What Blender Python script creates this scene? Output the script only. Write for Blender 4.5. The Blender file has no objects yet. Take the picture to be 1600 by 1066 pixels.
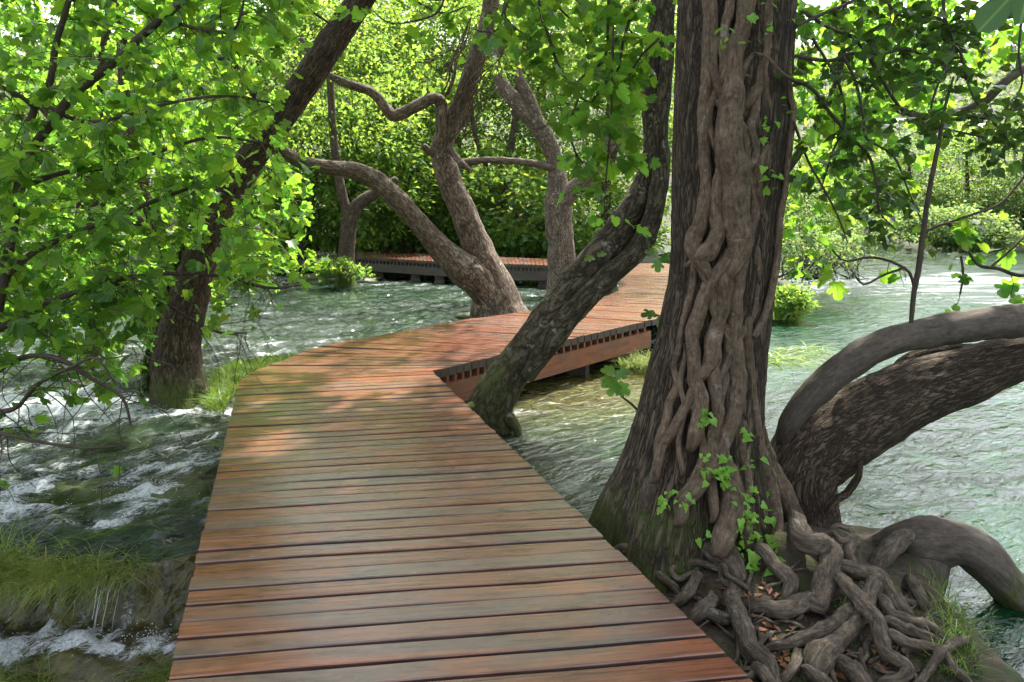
import bpy, math
import numpy as np
from mathutils import Matrix, Vector

# ------------------------------------------------------------------ camera, sky, sun, exposure
F, HOR, CAMZ = 1155.0, 330.0, 1.6          # focal length in photo pixels, horizon row, eye height over the deck
sc = bpy.context.scene
col = sc.collection
cam_d = bpy.data.cameras.new("camera")
cam_d.sensor_width = 36.0
cam_d.lens = 36.0 * F / 1600.0
cam_d.shift_y = -(533.0 - HOR) / 1600.0
cam_d.clip_start = 0.05
cam_d.clip_end = 3000.0
cam = bpy.data.objects.new("camera", cam_d)
col.objects.link(cam)
cam.location = (0, 0, CAMZ)
cam.rotation_euler = (math.radians(90), 0, 0)
sc.camera = cam

SUN_AZ = math.radians(24)                  # measured from straight ahead (+Y) towards the right (+X)
SUN_EL = math.radians(57)
world = bpy.data.worlds.new("World")
sc.world = world
world.use_nodes = True
wn = world.node_tree
wn.nodes.clear()
w_out = wn.nodes.new("ShaderNodeOutputWorld")
w_bg = wn.nodes.new("ShaderNodeBackground")
w_sky = wn.nodes.new("ShaderNodeTexSky")
w_sky.sky_type = 'NISHITA'
w_sky.sun_disc = False
w_sky.sun_elevation = SUN_EL
w_sky.sun_rotation = SUN_AZ
w_sky.air_density = 1.0
w_sky.dust_density = 2.5
w_sky.ozone_density = 1.0
w_bg.inputs[1].default_value = 0.15
w_hs = wn.nodes.new("ShaderNodeHueSaturation")     # thin white haze over the whole sky
w_hs.inputs["Saturation"].default_value = 0.38
wn.links.new(w_sky.outputs[0], w_hs.inputs["Color"])
wn.links.new(w_hs.outputs[0], w_bg.inputs[0])
wn.links.new(w_bg.outputs[0], w_out.inputs[0])

sun_d = bpy.data.lights.new("sun", 'SUN')
sun_d.energy = 4.3
sun_d.angle = math.radians(0.9)
sun_d.color = (1.0, 0.95, 0.86)
sun = bpy.data.objects.new("sun", sun_d)
col.objects.link(sun)
SUN = Vector((math.sin(SUN_AZ) * math.cos(SUN_EL), math.cos(SUN_AZ) * math.cos(SUN_EL), math.sin(SUN_EL)))
sun.rotation_euler = SUN.to_track_quat('Z', 'Y').to_euler()

sc.view_settings.view_transform = 'Standard'
sc.view_settings.look = 'None'
sc.view_settings.exposure = 2.05
sc.view_settings.gamma = 1.0
sc.render.engine = 'CYCLES'
sc.cycles.max_bounces = 4
sc.cycles.diffuse_bounces = 3
sc.cycles.glossy_bounces = 2
sc.cycles.transmission_bounces = 3
sc.cycles.transparent_max_bounces = 4
sc.cycles.caustics_reflective = False
sc.cycles.caustics_refractive = False
sc.cycles.use_denoising = True
sc.cycles.use_adaptive_sampling = True
sc.cycles.adaptive_threshold = 0.03
sc.cycles.sample_clamp_indirect = 6.0

# ------------------------------------------------------------------ small maths helpers
rng = np.random.default_rng(11)

def P(px, py, Y):
    """photo pixel at a chosen depth -> place in the world"""
    return np.array([(px - 800.0) * Y / F, Y, CAMZ - (py - HOR) * Y / F])

def G(px, py, z=0.0):
    """photo pixel on a level surface at height z -> place in the world"""
    Y = F * (CAMZ - z) / (py - HOR)
    return np.array([(px - 800.0) * Y / F, Y, z])

def _hash(i, j, k, s):
    h = (i * 374761393 + j * 668265263 + k * 2147483647 + s * 1274126177) & 0xFFFFFFFF
    h = ((h ^ (h >> 13)) * 1274126177) & 0xFFFFFFFF
    h = (h ^ (h >> 16)) & 0xFFFFFFFF
    return h.astype(np.float64) / 4294967295.0 * 2 - 1

def vnoise(p, seed=0):
    p = np.asarray(p, dtype=np.float64)
    i = np.floor(p).astype(np.int64)
    f = p - i
    f = f * f * (3 - 2 * f)
    r = 0
    for a in (0, 1):
        for b in (0, 1):
            for c in (0, 1):
                w = (f[:, 0] if a else 1 - f[:, 0]) * (f[:, 1] if b else 1 - f[:, 1]) * (f[:, 2] if c else 1 - f[:, 2])
                r = r + w * _hash(i[:, 0] + a, i[:, 1] + b, i[:, 2] + c, seed)
    return r

def fbm(p, octaves=4, seed=0, lac=2.05, gain=0.5):
    p = np.asarray(p, dtype=np.float64)
    t, a, n = 0, 1.0, 0
    for o in range(octaves):
        t = t + a * vnoise(p, seed + o * 17)
        n += a
        p = p * lac + 3.1
        a *= gain
    return t / n

def unit(v):
    v = np.asarray(v, dtype=np.float64)
    return v / np.maximum(np.linalg.norm(v, axis=-1, keepdims=True), 1e-9)

def smooth(a, b, x):
    t = np.clip((x - a) / (b - a), 0, 1)
    return t * t * (3 - 2 * t)

# ------------------------------------------------------------------ mesh and object helpers
class MB:
    """collects faces and builds them as ONE mesh"""
    def __init__(self):
        self.v, self.f, self.a, self.n = [], {3: [], 4: []}, [], 0
    def add(self, v, faces, attr=None):
        v = np.asarray(v, dtype=np.float32).reshape(-1, 3)
        faces = np.asarray(faces, dtype=np.int32)
        self.v.append(v)
        self.f[faces.shape[1]].append(faces + self.n)
        self.a.append(np.zeros_like(v) if attr is None else np.asarray(attr, dtype=np.float32).reshape(-1, 3))
        self.n += len(v)
    def more_faces(self, faces, base):
        faces = np.asarray(faces, dtype=np.int32)
        self.f[faces.shape[1]].append(faces + base)
    def mesh(self, name, mat=None, smooth_shade=True, attr_name="bc"):
        me = bpy.data.meshes.new(name)
        v = np.concatenate(self.v)
        t = np.concatenate(self.f[3]) if self.f[3] else np.zeros((0, 3), np.int32)
        q = np.concatenate(self.f[4]) if self.f[4] else np.zeros((0, 4), np.int32)
        me.vertices.add(len(v))
        me.vertices.foreach_set("co", v.ravel())
        me.loops.add(t.size + q.size)
        me.loops.foreach_set("vertex_index", np.concatenate([t.ravel(), q.ravel()]))
        me.polygons.add(len(t) + len(q))
        st = np.concatenate([np.arange(len(t)) * 3, t.size + np.arange(len(q)) * 4]).astype(np.int32)
        me.polygons.foreach_set("loop_start", st)
        me.polygons.foreach_set("use_smooth", np.full(len(st), smooth_shade))
        me.update(calc_edges=True)
        if attr_name:
            at = me.attributes.new(attr_name, 'FLOAT_VECTOR', 'POINT')
            at.data.foreach_set("vector", np.concatenate(self.a).ravel())
        if mat:
            me.materials.append(mat)
        return me

def link(name, data, parent=None, kind=None):
    o = bpy.data.objects.new(name, data)
    col.objects.link(o)
    if parent is not None:
        o.parent = parent
        o.matrix_parent_inverse = Matrix.Translation(-Vector(parent.location))
    if kind:
        o["kind"] = kind
    return o

def thing(name, label, cat, loc, group=None):
    o = bpy.data.objects.new(name, None)
    o.empty_display_size = 0.2
    col.objects.link(o)
    o.location = tuple(float(c) for c in loc)
    o["label"] = label
    o["category"] = cat
    if group:
        o["group"] = group
    return o

def tag(o, label, cat, group=None):
    o["label"] = label
    o["category"] = cat
    if group:
        o["group"] = group
    return o

def catmull(pts, n_per):
    """pts (k,m) -> smooth samples"""
    pts = np.asarray(pts, dtype=np.float64)
    p = np.vstack([2 * pts[0] - pts[1], pts, 2 * pts[-1] - pts[-2]])
    out = []
    for i in range(1, len(p) - 2):
        t = np.linspace(0, 1, n_per, endpoint=False)[:, None]
        a, b, c, d = p[i - 1], p[i], p[i + 1], p[i + 2]
        out.append(0.5 * (2 * b + (c - a) * t + (2 * a - 5 * b + 4 * c - d) * t ** 2 + (3 * b - a - 3 * c + d) * t ** 3))
    out.append(p[-2][None])
    return np.vstack(out)

def tube(mb, pts, rad, nseg=10, step=0.06, amp=0.0, scale=3.0, ridge=0.0, flare=None, seed=0, knots=0.0, groove=0.0):
    """a limb: smooth path, taper, bumps; closed at both ends. attr = seamless coordinates along the limb"""
    pts = np.asarray(pts, dtype=np.float64)
    pr = np.hstack([pts, np.asarray(rad, dtype=np.float64)[:, None]])
    L = np.linalg.norm(np.diff(pts, axis=0), axis=1)
    s = catmull(pr, 12) if len(pr) > 2 else pr
    d = np.concatenate([[0], np.cumsum(np.linalg.norm(np.diff(s[:, :3], axis=0), axis=1))])
    n = max(3, int(d[-1] / step) + 1)
    q = np.linspace(0, d[-1], n)
    c = np.stack([np.interp(q, d, s[:, k]) for k in range(4)], axis=1)
    r = np.maximum(c[:, 3], 0.0008)
    c = c[:, :3]
    T = unit(np.gradient(c, axis=0))
    up = np.array([0, 1.0, 0]) if abs(T[0][1]) < 0.8 else np.array([1.0, 0, 0])
    U = [unit(up - T[0] * np.dot(up, T[0]))]
    for i in range(1, n):
        u = U[-1] - T[i] * np.dot(U[-1], T[i])
        U.append(unit(u))
    U = np.array(U)
    V = np.cross(T, U)
    th = np.linspace(0, 2 * np.pi, nseg, endpoint=False)
    co, si = np.cos(th), np.sin(th)
    rb = float(np.median(r))
    bc = np.stack([np.tile(co, (n, 1)) * rb, np.tile(si, (n, 1)) * rb, np.tile(q[:, None], (1, nseg))], axis=2)
    bc = bc + np.array([seed * 1.37, seed * 0.71, seed * 2.3])
    rr = np.tile(r[:, None], (1, nseg))
    flat = bc.reshape(-1, 3)
    if amp:
        rr = rr * (1 + amp * fbm(flat * np.array([scale, scale, scale * 0.6]) / max(rb, 0.02) * 0.4, 3, seed).reshape(n, nseg))
    if knots:
        rr = rr * (1 + knots * np.maximum(0, vnoise(flat * np.array([1.2, 1.2, 0.7]) / max(rb, .02), seed + 5)).reshape(n, nseg))
    if groove:
        tw_ = q * 1.5
        gx = np.stack([np.cos(th[None] + tw_[:, None]) * 2.2, np.sin(th[None] + tw_[:, None]) * 2.2, np.tile(q[:, None] * 2.0 + seed, (1, nseg))], 2).reshape(-1, 3)
        rr = rr * (1 + groove * (vnoise(gx, seed + 9) + .5 * vnoise(gx * 2.1, seed + 10)).reshape(n, nseg))
        rr = rr * (1 + .45 * groove * fbm(flat * 60 * np.array([1, 1, .5]), 3, seed + 12).reshape(n, nseg))
    if ridge:
        w = flat + 0.02 * np.stack([fbm(flat * 9, 2, seed + 3), fbm(flat * 9, 2, seed + 4), 0 * flat[:, 0]], 1)
        a = 1 - np.abs(vnoise(w * np.array([26, 26, 5.0]), seed + 7))
        b = 1 - np.abs(vnoise(w * np.array([52, 52, 11.0]), seed + 8))
        rr = rr + ridge * ((a ** 2 - .45) * 1.0 + (b - .5) * .5).reshape(n, nseg)
    if flare is not None:
        rr = rr * flare(q, th)
    v = c[:, None, :] + U[:, None, :] * (rr * co)[:, :, None] + V[:, None, :] * (rr * si)[:, :, None]
    i, j = np.meshgrid(np.arange(n - 1), np.arange(nseg), indexing='ij')
    j2 = (j + 1) % nseg
    quads = np.stack([i * nseg + j, i * nseg + j2, (i + 1) * nseg + j2, (i + 1) * nseg + j], axis=2).reshape(-1, 4)
    base = mb.n
    vv = np.vstack([v.reshape(-1, 3), c[0] - T[0] * r[0] * .35, c[-1] + T[-1] * r[-1] * .35])
    aa = np.vstack([bc.reshape(-1, 3), bc[0].mean(0), bc[-1].mean(0)])
    mb.add(vv, quads, aa)
    k = np.arange(nseg)
    mb.more_faces(np.stack([np.full(nseg, n * nseg), (k + 1) % nseg, k], 1), base)
    mb.more_faces(np.stack([np.full(nseg, n * nseg + 1), (n - 1) * nseg + k, (n - 1) * nseg + (k + 1) % nseg], 1), base)
    return c, r, T

def limb(name, parent, spec, mat, Y=None, **kw):
    """spec rows: photo x, photo y, radius in photo pixels, (depth)"""
    pts, rad = [], []
    for row in spec:
        d = row[3] if len(row) > 3 else Y
        pts.append(P(row[0], row[1], d))
        rad.append(row[2] * d / F)
    mb = MB()
    c, r, T = tube(mb, pts, rad, **kw)
    o = link(name, mb.mesh(name, mat), parent)
    return o, c, r

# ------------------------------------------------------------------ material helpers
class NT:
    def __init__(self, name):
        self.m = bpy.data.materials.new(name)
        self.m.use_nodes = True
        self.t = self.m.node_tree
        self.t.nodes.clear()
        self.out = self.n("ShaderNodeOutputMaterial")
    def n(self, kind, **kw):
        nd = self.t.nodes.new(kind)
        for k, v in kw.items():
            if k.startswith("in_"):
                key = k[3:]
                nd.inputs[int(key) if key.isdigit() else key.replace("_", " ")].default_value = v
            else:
                setattr(nd, k, v)
        return nd
    def l(self, a, ai, b, bi):
        self.t.links.new(a.outputs[ai] if not isinstance(ai, bpy.types.NodeSocket) else ai, b.inputs[bi])
    def ramp(self, src, si, stops, interp='LINEAR'):
        r = self.n("ShaderNodeValToRGB")
        r.color_ramp.interpolation = interp
        el = r.color_ramp.elements
        while len(el) > 1:
            el.remove(el[-1])
        el[0].position = stops[0][0]
        el[0].color = (*stops[0][1], 1) if len(stops[0][1]) == 3 else stops[0][1]
        for p, c in stops[1:]:
            e = el.new(p)
            e.color = (*c, 1) if len(c) == 3 else c
        self.l(src, si, r, 0)
        return r
    def attr(self, name):
        return self.n("ShaderNodeAttribute", attribute_name=name)
    def mapping(self, src, si, scale):
        m = self.n("ShaderNodeMapping")
        m.inputs["Scale"].default_value = scale
        self.l(src, si, m, 0)
        return m
    def noise(self, src, si, scale, detail=4, rough=.55, dist=0.0):
        x = self.n("ShaderNodeTexNoise")
        x.inputs["Scale"].default_value = scale
        x.inputs["Detail"].default_value = detail
        x.inputs["Roughness"].default_value = rough
        x.inputs["Distortion"].default_value = dist
        self.l(src, si, x, "Vector")
        return x
    def math(self, op, a, ai, b=None, bi=0, val=None):
        x = self.n("ShaderNodeMath", operation=op)
        self.l(a, ai, x, 0)
        if b is not None:
            self.l(b, bi, x, 1)
        elif val is not None:
            x.inputs[1].default_value = val
        return x
    def mix(self, fac, fi, a, ai, b, bi, blend='MIX'):
        x = self.n("ShaderNodeMix", data_type='RGBA', blend_type=blend)
        if fac is None:
            x.inputs[0].default_value = fi
        else:
            self.l(fac, fi, x, 0)
        for s, si, k in ((a, ai, 6), (b, bi, 7)):
            if isinstance(s, tuple):
                x.inputs[k].default_value = (*s, 1)
            else:
                self.l(s, si, x, k)
        return x

def bark_mat(name, dark, mid, light, sc_=(60, 60, 9), moss=0.0, moss_z=(-.6, .2), bump=.5, lichen=0.0, rough=.9, smooth_bark=False):
    t = NT(name)
    a = t.attr("bc")
    mp = t.mapping(a, "Vector", sc_)
    fine = t.noise(mp, 0, 2.6, 6, .7)
    big = t.noise(a, "Vector", 5.0, 4, .6)
    if smooth_bark:                      # young skin: blotches, fine cross wrinkles, a few pits
        wr = t.noise(t.mapping(a, "Vector", (70, 70, 14)), 0, 1.0, 5, .65, .8)
        pit = t.noise(a, "Vector", 34.0, 5, .75)
        h0 = t.mix(None, .45, wr, 0, pit, 0)
        hgt = t.mix(None, .45, h0, 2, fine, 0)
        base = t.ramp(hgt, 2, [(.36, dark), (.5, mid), (.62, light)])
    else:                                # furrows that run along the limb
        n1 = t.noise(mp, 0, .55, 3, .55, .7)
        n2 = t.noise(mp, 0, 1.25, 3, .55, .5)
        def ridged(n):
            x = t.math('SUBTRACT', n, 0, None, val=.5)
            y = t.math('ABSOLUTE', x, 0)
            return t.math('MULTIPLY', y, 0, None, val=5.5)
        mn = t.math('MINIMUM', ridged(n1), 0, ridged(n2), 0)
        fur = t.ramp(mn, 0, [(0.0, (0, 0, 0)), (.35, (.62, .62, .62)), (1.0, (1, 1, 1))])
        hgt = t.mix(None, .25, fur, 0, fine, 0)
        base = t.ramp(hgt, 2, [(.15, dark), (.5, mid), (.8, light)])
    tint = t.ramp(big, 0, [(.3, (.62, .6, .58)), (.55, (1, 1, 1)), (.75, (1.18, 1.12, 1.05))])
    c = t.mix(None, 1.0, base, 0, tint, 0, 'MULTIPLY')
    if lichen:
        ln = t.noise(a, "Vector", 9.0, 4, .7)
        lr = t.ramp(ln, 0, [(.62, (0, 0, 0)), (.68, (lichen, lichen, lichen))])
        c = t.mix(lr, 0, c, 2, (.36, .38, .32), 0)
    if moss:
        geo = t.n("ShaderNodeNewGeometry")
        sx = t.n("ShaderNodeSeparateXYZ")
        t.l(geo, "Position", sx, 0)
        mr = t.n("ShaderNodeMapRange")
        mr.inputs[1].default_value = moss_z[0]
        mr.inputs[2].default_value = moss_z[1]
        mr.inputs[3].default_value = moss
        mr.inputs[4].default_value = 0.0
        t.l(sx, 2, mr, 0)
        mn = t.noise(a, "Vector", 7.0, 4, .65)
        mm = t.math('MULTIPLY', mn, 0, mr, 0)
        ms = t.ramp(mm, 0, [(.28, (0, 0, 0)), (.5, (1, 1, 1))])
        mcol = t.ramp(fine, 0, [(.3, (.018, .03, .006)), (.7, (.075, .10, .018))])
        c = t.mix(ms, 0, c, 2, mcol, 0)
    b = t.n("ShaderNodeBsdfPrincipled")
    t.l(c, 2, b, "Base Color")
    b.inputs["Roughness"].default_value = rough
    b.inputs["Specular IOR Level"].default_value = .25
    bp = t.n("ShaderNodeBump")
    bp.inputs["Strength"].default_value = bump
    bp.inputs["Distance"].default_value = .02
    t.l(hgt, 2, bp, "Height")
    t.l(bp, 0, b, "Normal")
    t.l(b, 0, t.out, 0)
    return t.m

def leaf_mat(name, dark, light, trans, tfac=.5, rough=.42, spec=.4, veins=False):
    t = NT(name)
    g = t.n("ShaderNodeNewGeometry")
    oi = t.n("ShaderNodeObjectInfo")
    s = t.math('ADD', g, "Random Per Island", oi, "Random")
    fr = t.math('FRACT', s, 0)
    f7 = t.math('MULTIPLY', fr, 0, None, val=7.31)
    fr2 = t.math('FRACT', f7, 0)
    c = t.ramp(fr, 0, [(0, dark), (.55, tuple((a + b) / 2 for a, b in zip(dark, light))), (1, light)])
    tr = t.ramp(fr, 0, [(0, tuple(x * .38 for x in trans)), (.5, tuple(x * .75 for x in trans)), (1, tuple(min(1, x * 1.12) for x in trans))])
    hue = t.ramp(fr2, 0, [(0, (.78, .98, 1.5)), (.45, (1, 1, 1)), (.88, (1.08, 1.0, .9)), (1, (1.35, 1.02, .75))])
    c = t.mix(None, 1, c, 0, hue, 0, 'MULTIPLY')
    tr = t.mix(None, 1, tr, 0, hue, 0, 'MULTIPLY')
    if veins:
        a = t.attr("lc")
        sx = t.n("ShaderNodeSeparateXYZ")
        t.l(a, "Vector", sx, 0)
        ax = t.math('ABSOLUTE', sx, 0)
        d = ax
        for ang in (36, 72):
            p = t.math('MULTIPLY', ax, 0, None, val=math.cos(math.radians(ang)))
            q = t.math('MULTIPLY', sx, 1, None, val=math.sin(math.radians(ang)))
            e = t.math('SUBTRACT', p, 0, q, 0)
            d = t.math('MINIMUM', d, 0, t.math('ABSOLUTE', e, 0), 0)
        vm = t.ramp(d, 0, [(.008, (1, 1, 1)), (.03, (0, 0, 0))])
        c = t.mix(vm, 0, c, 2, tuple(min(1, x * 1.9 + .02) for x in light), 0)
        tr = t.mix(vm, 0, tr, 2, tuple(x * .45 for x in trans), 0)
    b = t.n("ShaderNodeBsdfPrincipled")
    b.inputs["Roughness"].default_value = rough
    b.inputs["Specular IOR Level"].default_value = spec
    t.l(c, 2, b, "Base Color")
    tl = t.n("ShaderNodeBsdfTranslucent")
    t.l(tr, 2, tl, 0)
    mx = t.n("ShaderNodeMixShader")
    mx.inputs[0].default_value = tfac
    t.l(b, 0, mx, 1)
    t.l(tl, 0, mx, 2)
    t.l(mx, 0, t.out, 0)
    return t.m

M = {}
M['bark_big'] = bark_mat("bark_big", (.014, .011, .008), (.068, .050, .034), (.13, .10, .07), (42, 42, 6), bump=.9, moss=.98, moss_z=(-.35, .75))
M['bark_limb'] = bark_mat("bark_limb", (.028, .020, .014), (.092, .067, .046), (.145, .11, .078), (52, 52, 10), bump=.9)
M['bark_smooth'] = bark_mat("bark_smooth", (.045, .036, .029), (.085, .071, .058), (.13, .11, .09), (22, 22, 7), bump=.35, moss=.9, moss_z=(-.55, -.05), smooth_bark=True)
M['bark_grey'] = bark_mat("bark_grey", (.05, .036, .026), (.17, .13, .095), (.27, .215, .165), (34, 34, 7), lichen=.8, bump=.5)
M['bark_mossy'] = bark_mat("bark_mossy", (.02, .017, .01), (.075, .062, .04), (.125, .105, .07), (16, 16, 5), moss=.85, moss_z=(-.6, 1.9), bump=.5, lichen=.4)
M['bark_left'] = bark_mat("bark_left", (.02, .015, .010), (.085, .061, .041), (.15, .11, .076), (42, 42, 7), moss=1.1, moss_z=(-.5, .5))
M['vine'] = bark_mat("vine_bark", (.03, .021, .015), (.105, .077, .053), (.195, .148, .105), (34, 34, 10), bump=.75, moss=.7, moss_z=(-.4, .3), smooth_bark=True, lichen=.22)
M['root'] = bark_mat("root_bark", (.018, .014, .010), (.088, .070, .051), (.20, .162, .12), (36, 36, 10), lichen=.35, bump=1.0, moss=.85, moss_z=(-.6, .1), smooth_bark=True)
M['twig'] = bark_mat("twig_bark", (.03, .024, .018), (.06, .048, .037), (.09, .075, .06), (60, 60, 12), bump=.2, smooth_bark=True)
M['leaf_fig'] = leaf_mat("leaf_fig", (.035, .09, .016), (.08, .17, .026), (.36, .68, .05), .55, veins=True)
M['leaf_fig_dark'] = leaf_mat("leaf_fig_dark", (.03, .075, .018), (.06, .13, .028), (.24, .44, .05), .42, veins=True)
M['leaf_ivy'] = leaf_mat("leaf_ivy", (.016, .045, .009), (.045, .10, .018), (.16, .30, .03), .35, .35, veins=True)
M['leaf_ivy_fresh'] = leaf_mat("leaf_ivy_fresh", (.10, .24, .02), (.16, .34, .03), (.34, .58, .05), .4, veins=True)
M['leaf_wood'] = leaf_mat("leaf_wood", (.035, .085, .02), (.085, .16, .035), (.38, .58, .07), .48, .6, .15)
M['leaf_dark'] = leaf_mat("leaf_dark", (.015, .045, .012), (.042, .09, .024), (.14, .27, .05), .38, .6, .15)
M['leaf_pale'] = leaf_mat("leaf_pale", (.05, .105, .035), (.11, .17, .055), (.34, .48, .12), .45, .6, .15)
M['grass'] = leaf_mat("grass_blade", (.08, .16, .02), (.17, .25, .04), (.36, .52, .06), .4)
M['moss'] = leaf_mat("moss_strand", (.02, .04, .008), (.07, .10, .02), (.10, .15, .02), .3)
M['grass_dry'] = leaf_mat("grass_dry", (.09, .15, .025), (.21, .24, .05), (.36, .44, .09), .4)

def wood_mat(name, red, orange, grey, dark, rough=(.12, .34)):
    t = NT(name)
    a = t.attr("bc")
    oi = t.n("ShaderNodeObjectInfo")
    off = t.n("ShaderNodeVectorMath", operation='MULTIPLY_ADD')
    cmb = t.n("ShaderNodeCombineXYZ")
    t.l(oi, "Random", cmb, 0); t.l(oi, "Random", cmb, 1); t.l(oi, "Random", cmb, 2)
    t.l(cmb, 0, off, 0)
    off.inputs[1].default_value = (37, 53, 71)
    t.l(a, "Vector", off, 2)
    grain = t.noise(t.mapping(off, 0, (2.2, 70, 20)), 0, 1.0, 6, .65, .4)
    patch = t.noise(t.mapping(off, 0, (1.5, 7, 4)), 0, 1.0, 5, .6, .6)
    patch2 = t.noise(t.mapping(off, 0, (5.0, 16, 9)), 0, 1.0, 5, .65, .3)
    wood = t.ramp(grain, 0, [(.28, dark), (.45, red), (.72, orange)])
    gm = t.math('MULTIPLY_ADD', oi, "Random", None, val=.32)
    gm.inputs[2].default_value = -.16
    gsum = t.math('ADD', patch, 0, gm, 0)
    gf = t.ramp(gsum, 0, [(.43, (0, 0, 0)), (.64, (.9, .9, .9))])
    gcol = t.mix(grain, 0, tuple(x * .6 for x in grey), 0, tuple(min(1, x * 1.35) for x in grey), 0)
    c = t.mix(gf, 0, wood, 0, gcol, 2)
    stain = t.ramp(patch2, 0, [(.3, (.55, .5, .48)), (.5, (1, 1, 1)), (.72, (1.2, 1.12, 1.05))])
    c2 = t.mix(None, .8, c, 2, stain, 0, 'MULTIPLY')
    hue = t.ramp(oi, "Random", [(0, (.78, .76, .76)), (.5, (1, 1, 1)), (1, (1.22, 1.1, .98))])
    c3 = t.mix(None, 1, c2, 2, hue, 0, 'MULTIPLY')
    b = t.n("ShaderNodeBsdfPrincipled")
    t.l(c3, 2, b, "Base Color")
    rr = t.n("ShaderNodeMapRange")
    rr.inputs[3].default_value = rough[0]
    rr.inputs[4].default_value = rough[1]
    t.l(patch2, 0, rr, 0)
    t.l(rr, 0, b, "Roughness")
    b.inputs["Specular IOR Level"].default_value = .7
    bp = t.n("ShaderNodeBump")
    bp.inputs["Strength"].default_value = .35
    bp.inputs["Distance"].default_value = .004
    t.l(grain, 0, bp, "Height")
    t.l(bp, 0, b, "Normal")
    t.l(b, 0, t.out, 0)
    return t.m

M['plank'] = wood_mat("plank_wood", (.160, .057, .030), (.272, .110, .057), (.102, .072, .060), (.046, .019, .014))
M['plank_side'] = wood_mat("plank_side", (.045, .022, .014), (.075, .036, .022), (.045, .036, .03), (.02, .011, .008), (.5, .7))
M['beam'] = wood_mat("beam_wood", (.21, .06, .022), (.30, .10, .036), (.14, .062, .035), (.10, .032, .016), (.5, .7))
M['post'] = wood_mat("post_wood", (.05, .035, .025), (.075, .055, .04), (.05, .05, .04), (.025, .018, .013), (.6, .8))

def soil_mat():
    t = NT("soil")
    g = t.n("ShaderNodeNewGeometry")
    n1 = t.noise(g, "Position", 6, 6, .65)
    n2 = t.noise(g, "Position", 40, 5, .7)
    c = t.ramp(n2, 0, [(.3, (.02, .014, .009)), (.6, (.08, .054, .034)), (.8, (.16, .115, .075))])
    m = t.ramp(n1, 0, [(.46, (0, 0, 0)), (.6, (.9, .9, .9))])
    c2 = t.mix(m, 0, c, 0, (.04, .058, .012), 0)
    b = t.n("ShaderNodeBsdfPrincipled")
    t.l(c2, 2, b, "Base Color")
    b.inputs["Roughness"].default_value = .95
    bp = t.n("ShaderNodeBump")
    bp.inputs["Strength"].default_value = .9
    bp.inputs["Distance"].default_value = .03
    t.l(n2, 0, bp, "Height")
    t.l(bp, 0, b, "Normal")
    t.l(b, 0, t.out, 0)
    return t.m
M['soil'] = soil_mat()

def ground_mat():
    t = NT("ground_cover")
    g = t.n("ShaderNodeNewGeometry")
    n1 = t.noise(g, "Position", .8, 6, .65)
    n2 = t.noise(g, "Position", 9, 6, .7)
    c = t.ramp(n2, 0, [(.3, (.02, .03, .008)), (.6, (.05, .07, .018)), (.8, (.09, .09, .03))])
    c2 = t.mix(n1, 0, c, 0, (.045, .04, .022), 0)
    b = t.n("ShaderNodeBsdfPrincipled")
    t.l(c2, 2, b, "Base Color")
    b.inputs["Roughness"].default_value = .95
    t.l(b, 0, t.out, 0)
    return t.m
M['ground'] = ground_mat()

def rock_mat():
    t = NT("mossy_rock")
    g = t.n("ShaderNodeNewGeometry")
    n1 = t.noise(g, "Position", 5, 5, .65)
    n2 = t.noise(g, "Position", 45, 5, .7)
    c = t.ramp(n2, 0, [(.3, (.03, .03, .02)), (.7, (.10, .09, .065))])
    ms = t.ramp(n2, 0, [(.3, (.02, .036, .005)), (.7, (.075, .11, .015))])
    m = t.ramp(n1, 0, [(.36, (0, 0, 0)), (.52, (1, 1, 1))])
    c2 = t.mix(m, 0, c, 0, ms, 0)
    b = t.n("ShaderNodeBsdfPrincipled")
    t.l(c2, 2, b, "Base Color")
    b.inputs["Roughness"].default_value = .45
    bp = t.n("ShaderNodeBump")
    bp.inputs["Strength"].default_value = .8
    bp.inputs["Distance"].default_value = .02
    t.l(n2, 0, bp, "Height")
    t.l(bp, 0, b, "Normal")
    t.l(b, 0, t.out, 0)
    return t.m
M['rock'] = rock_mat()

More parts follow.
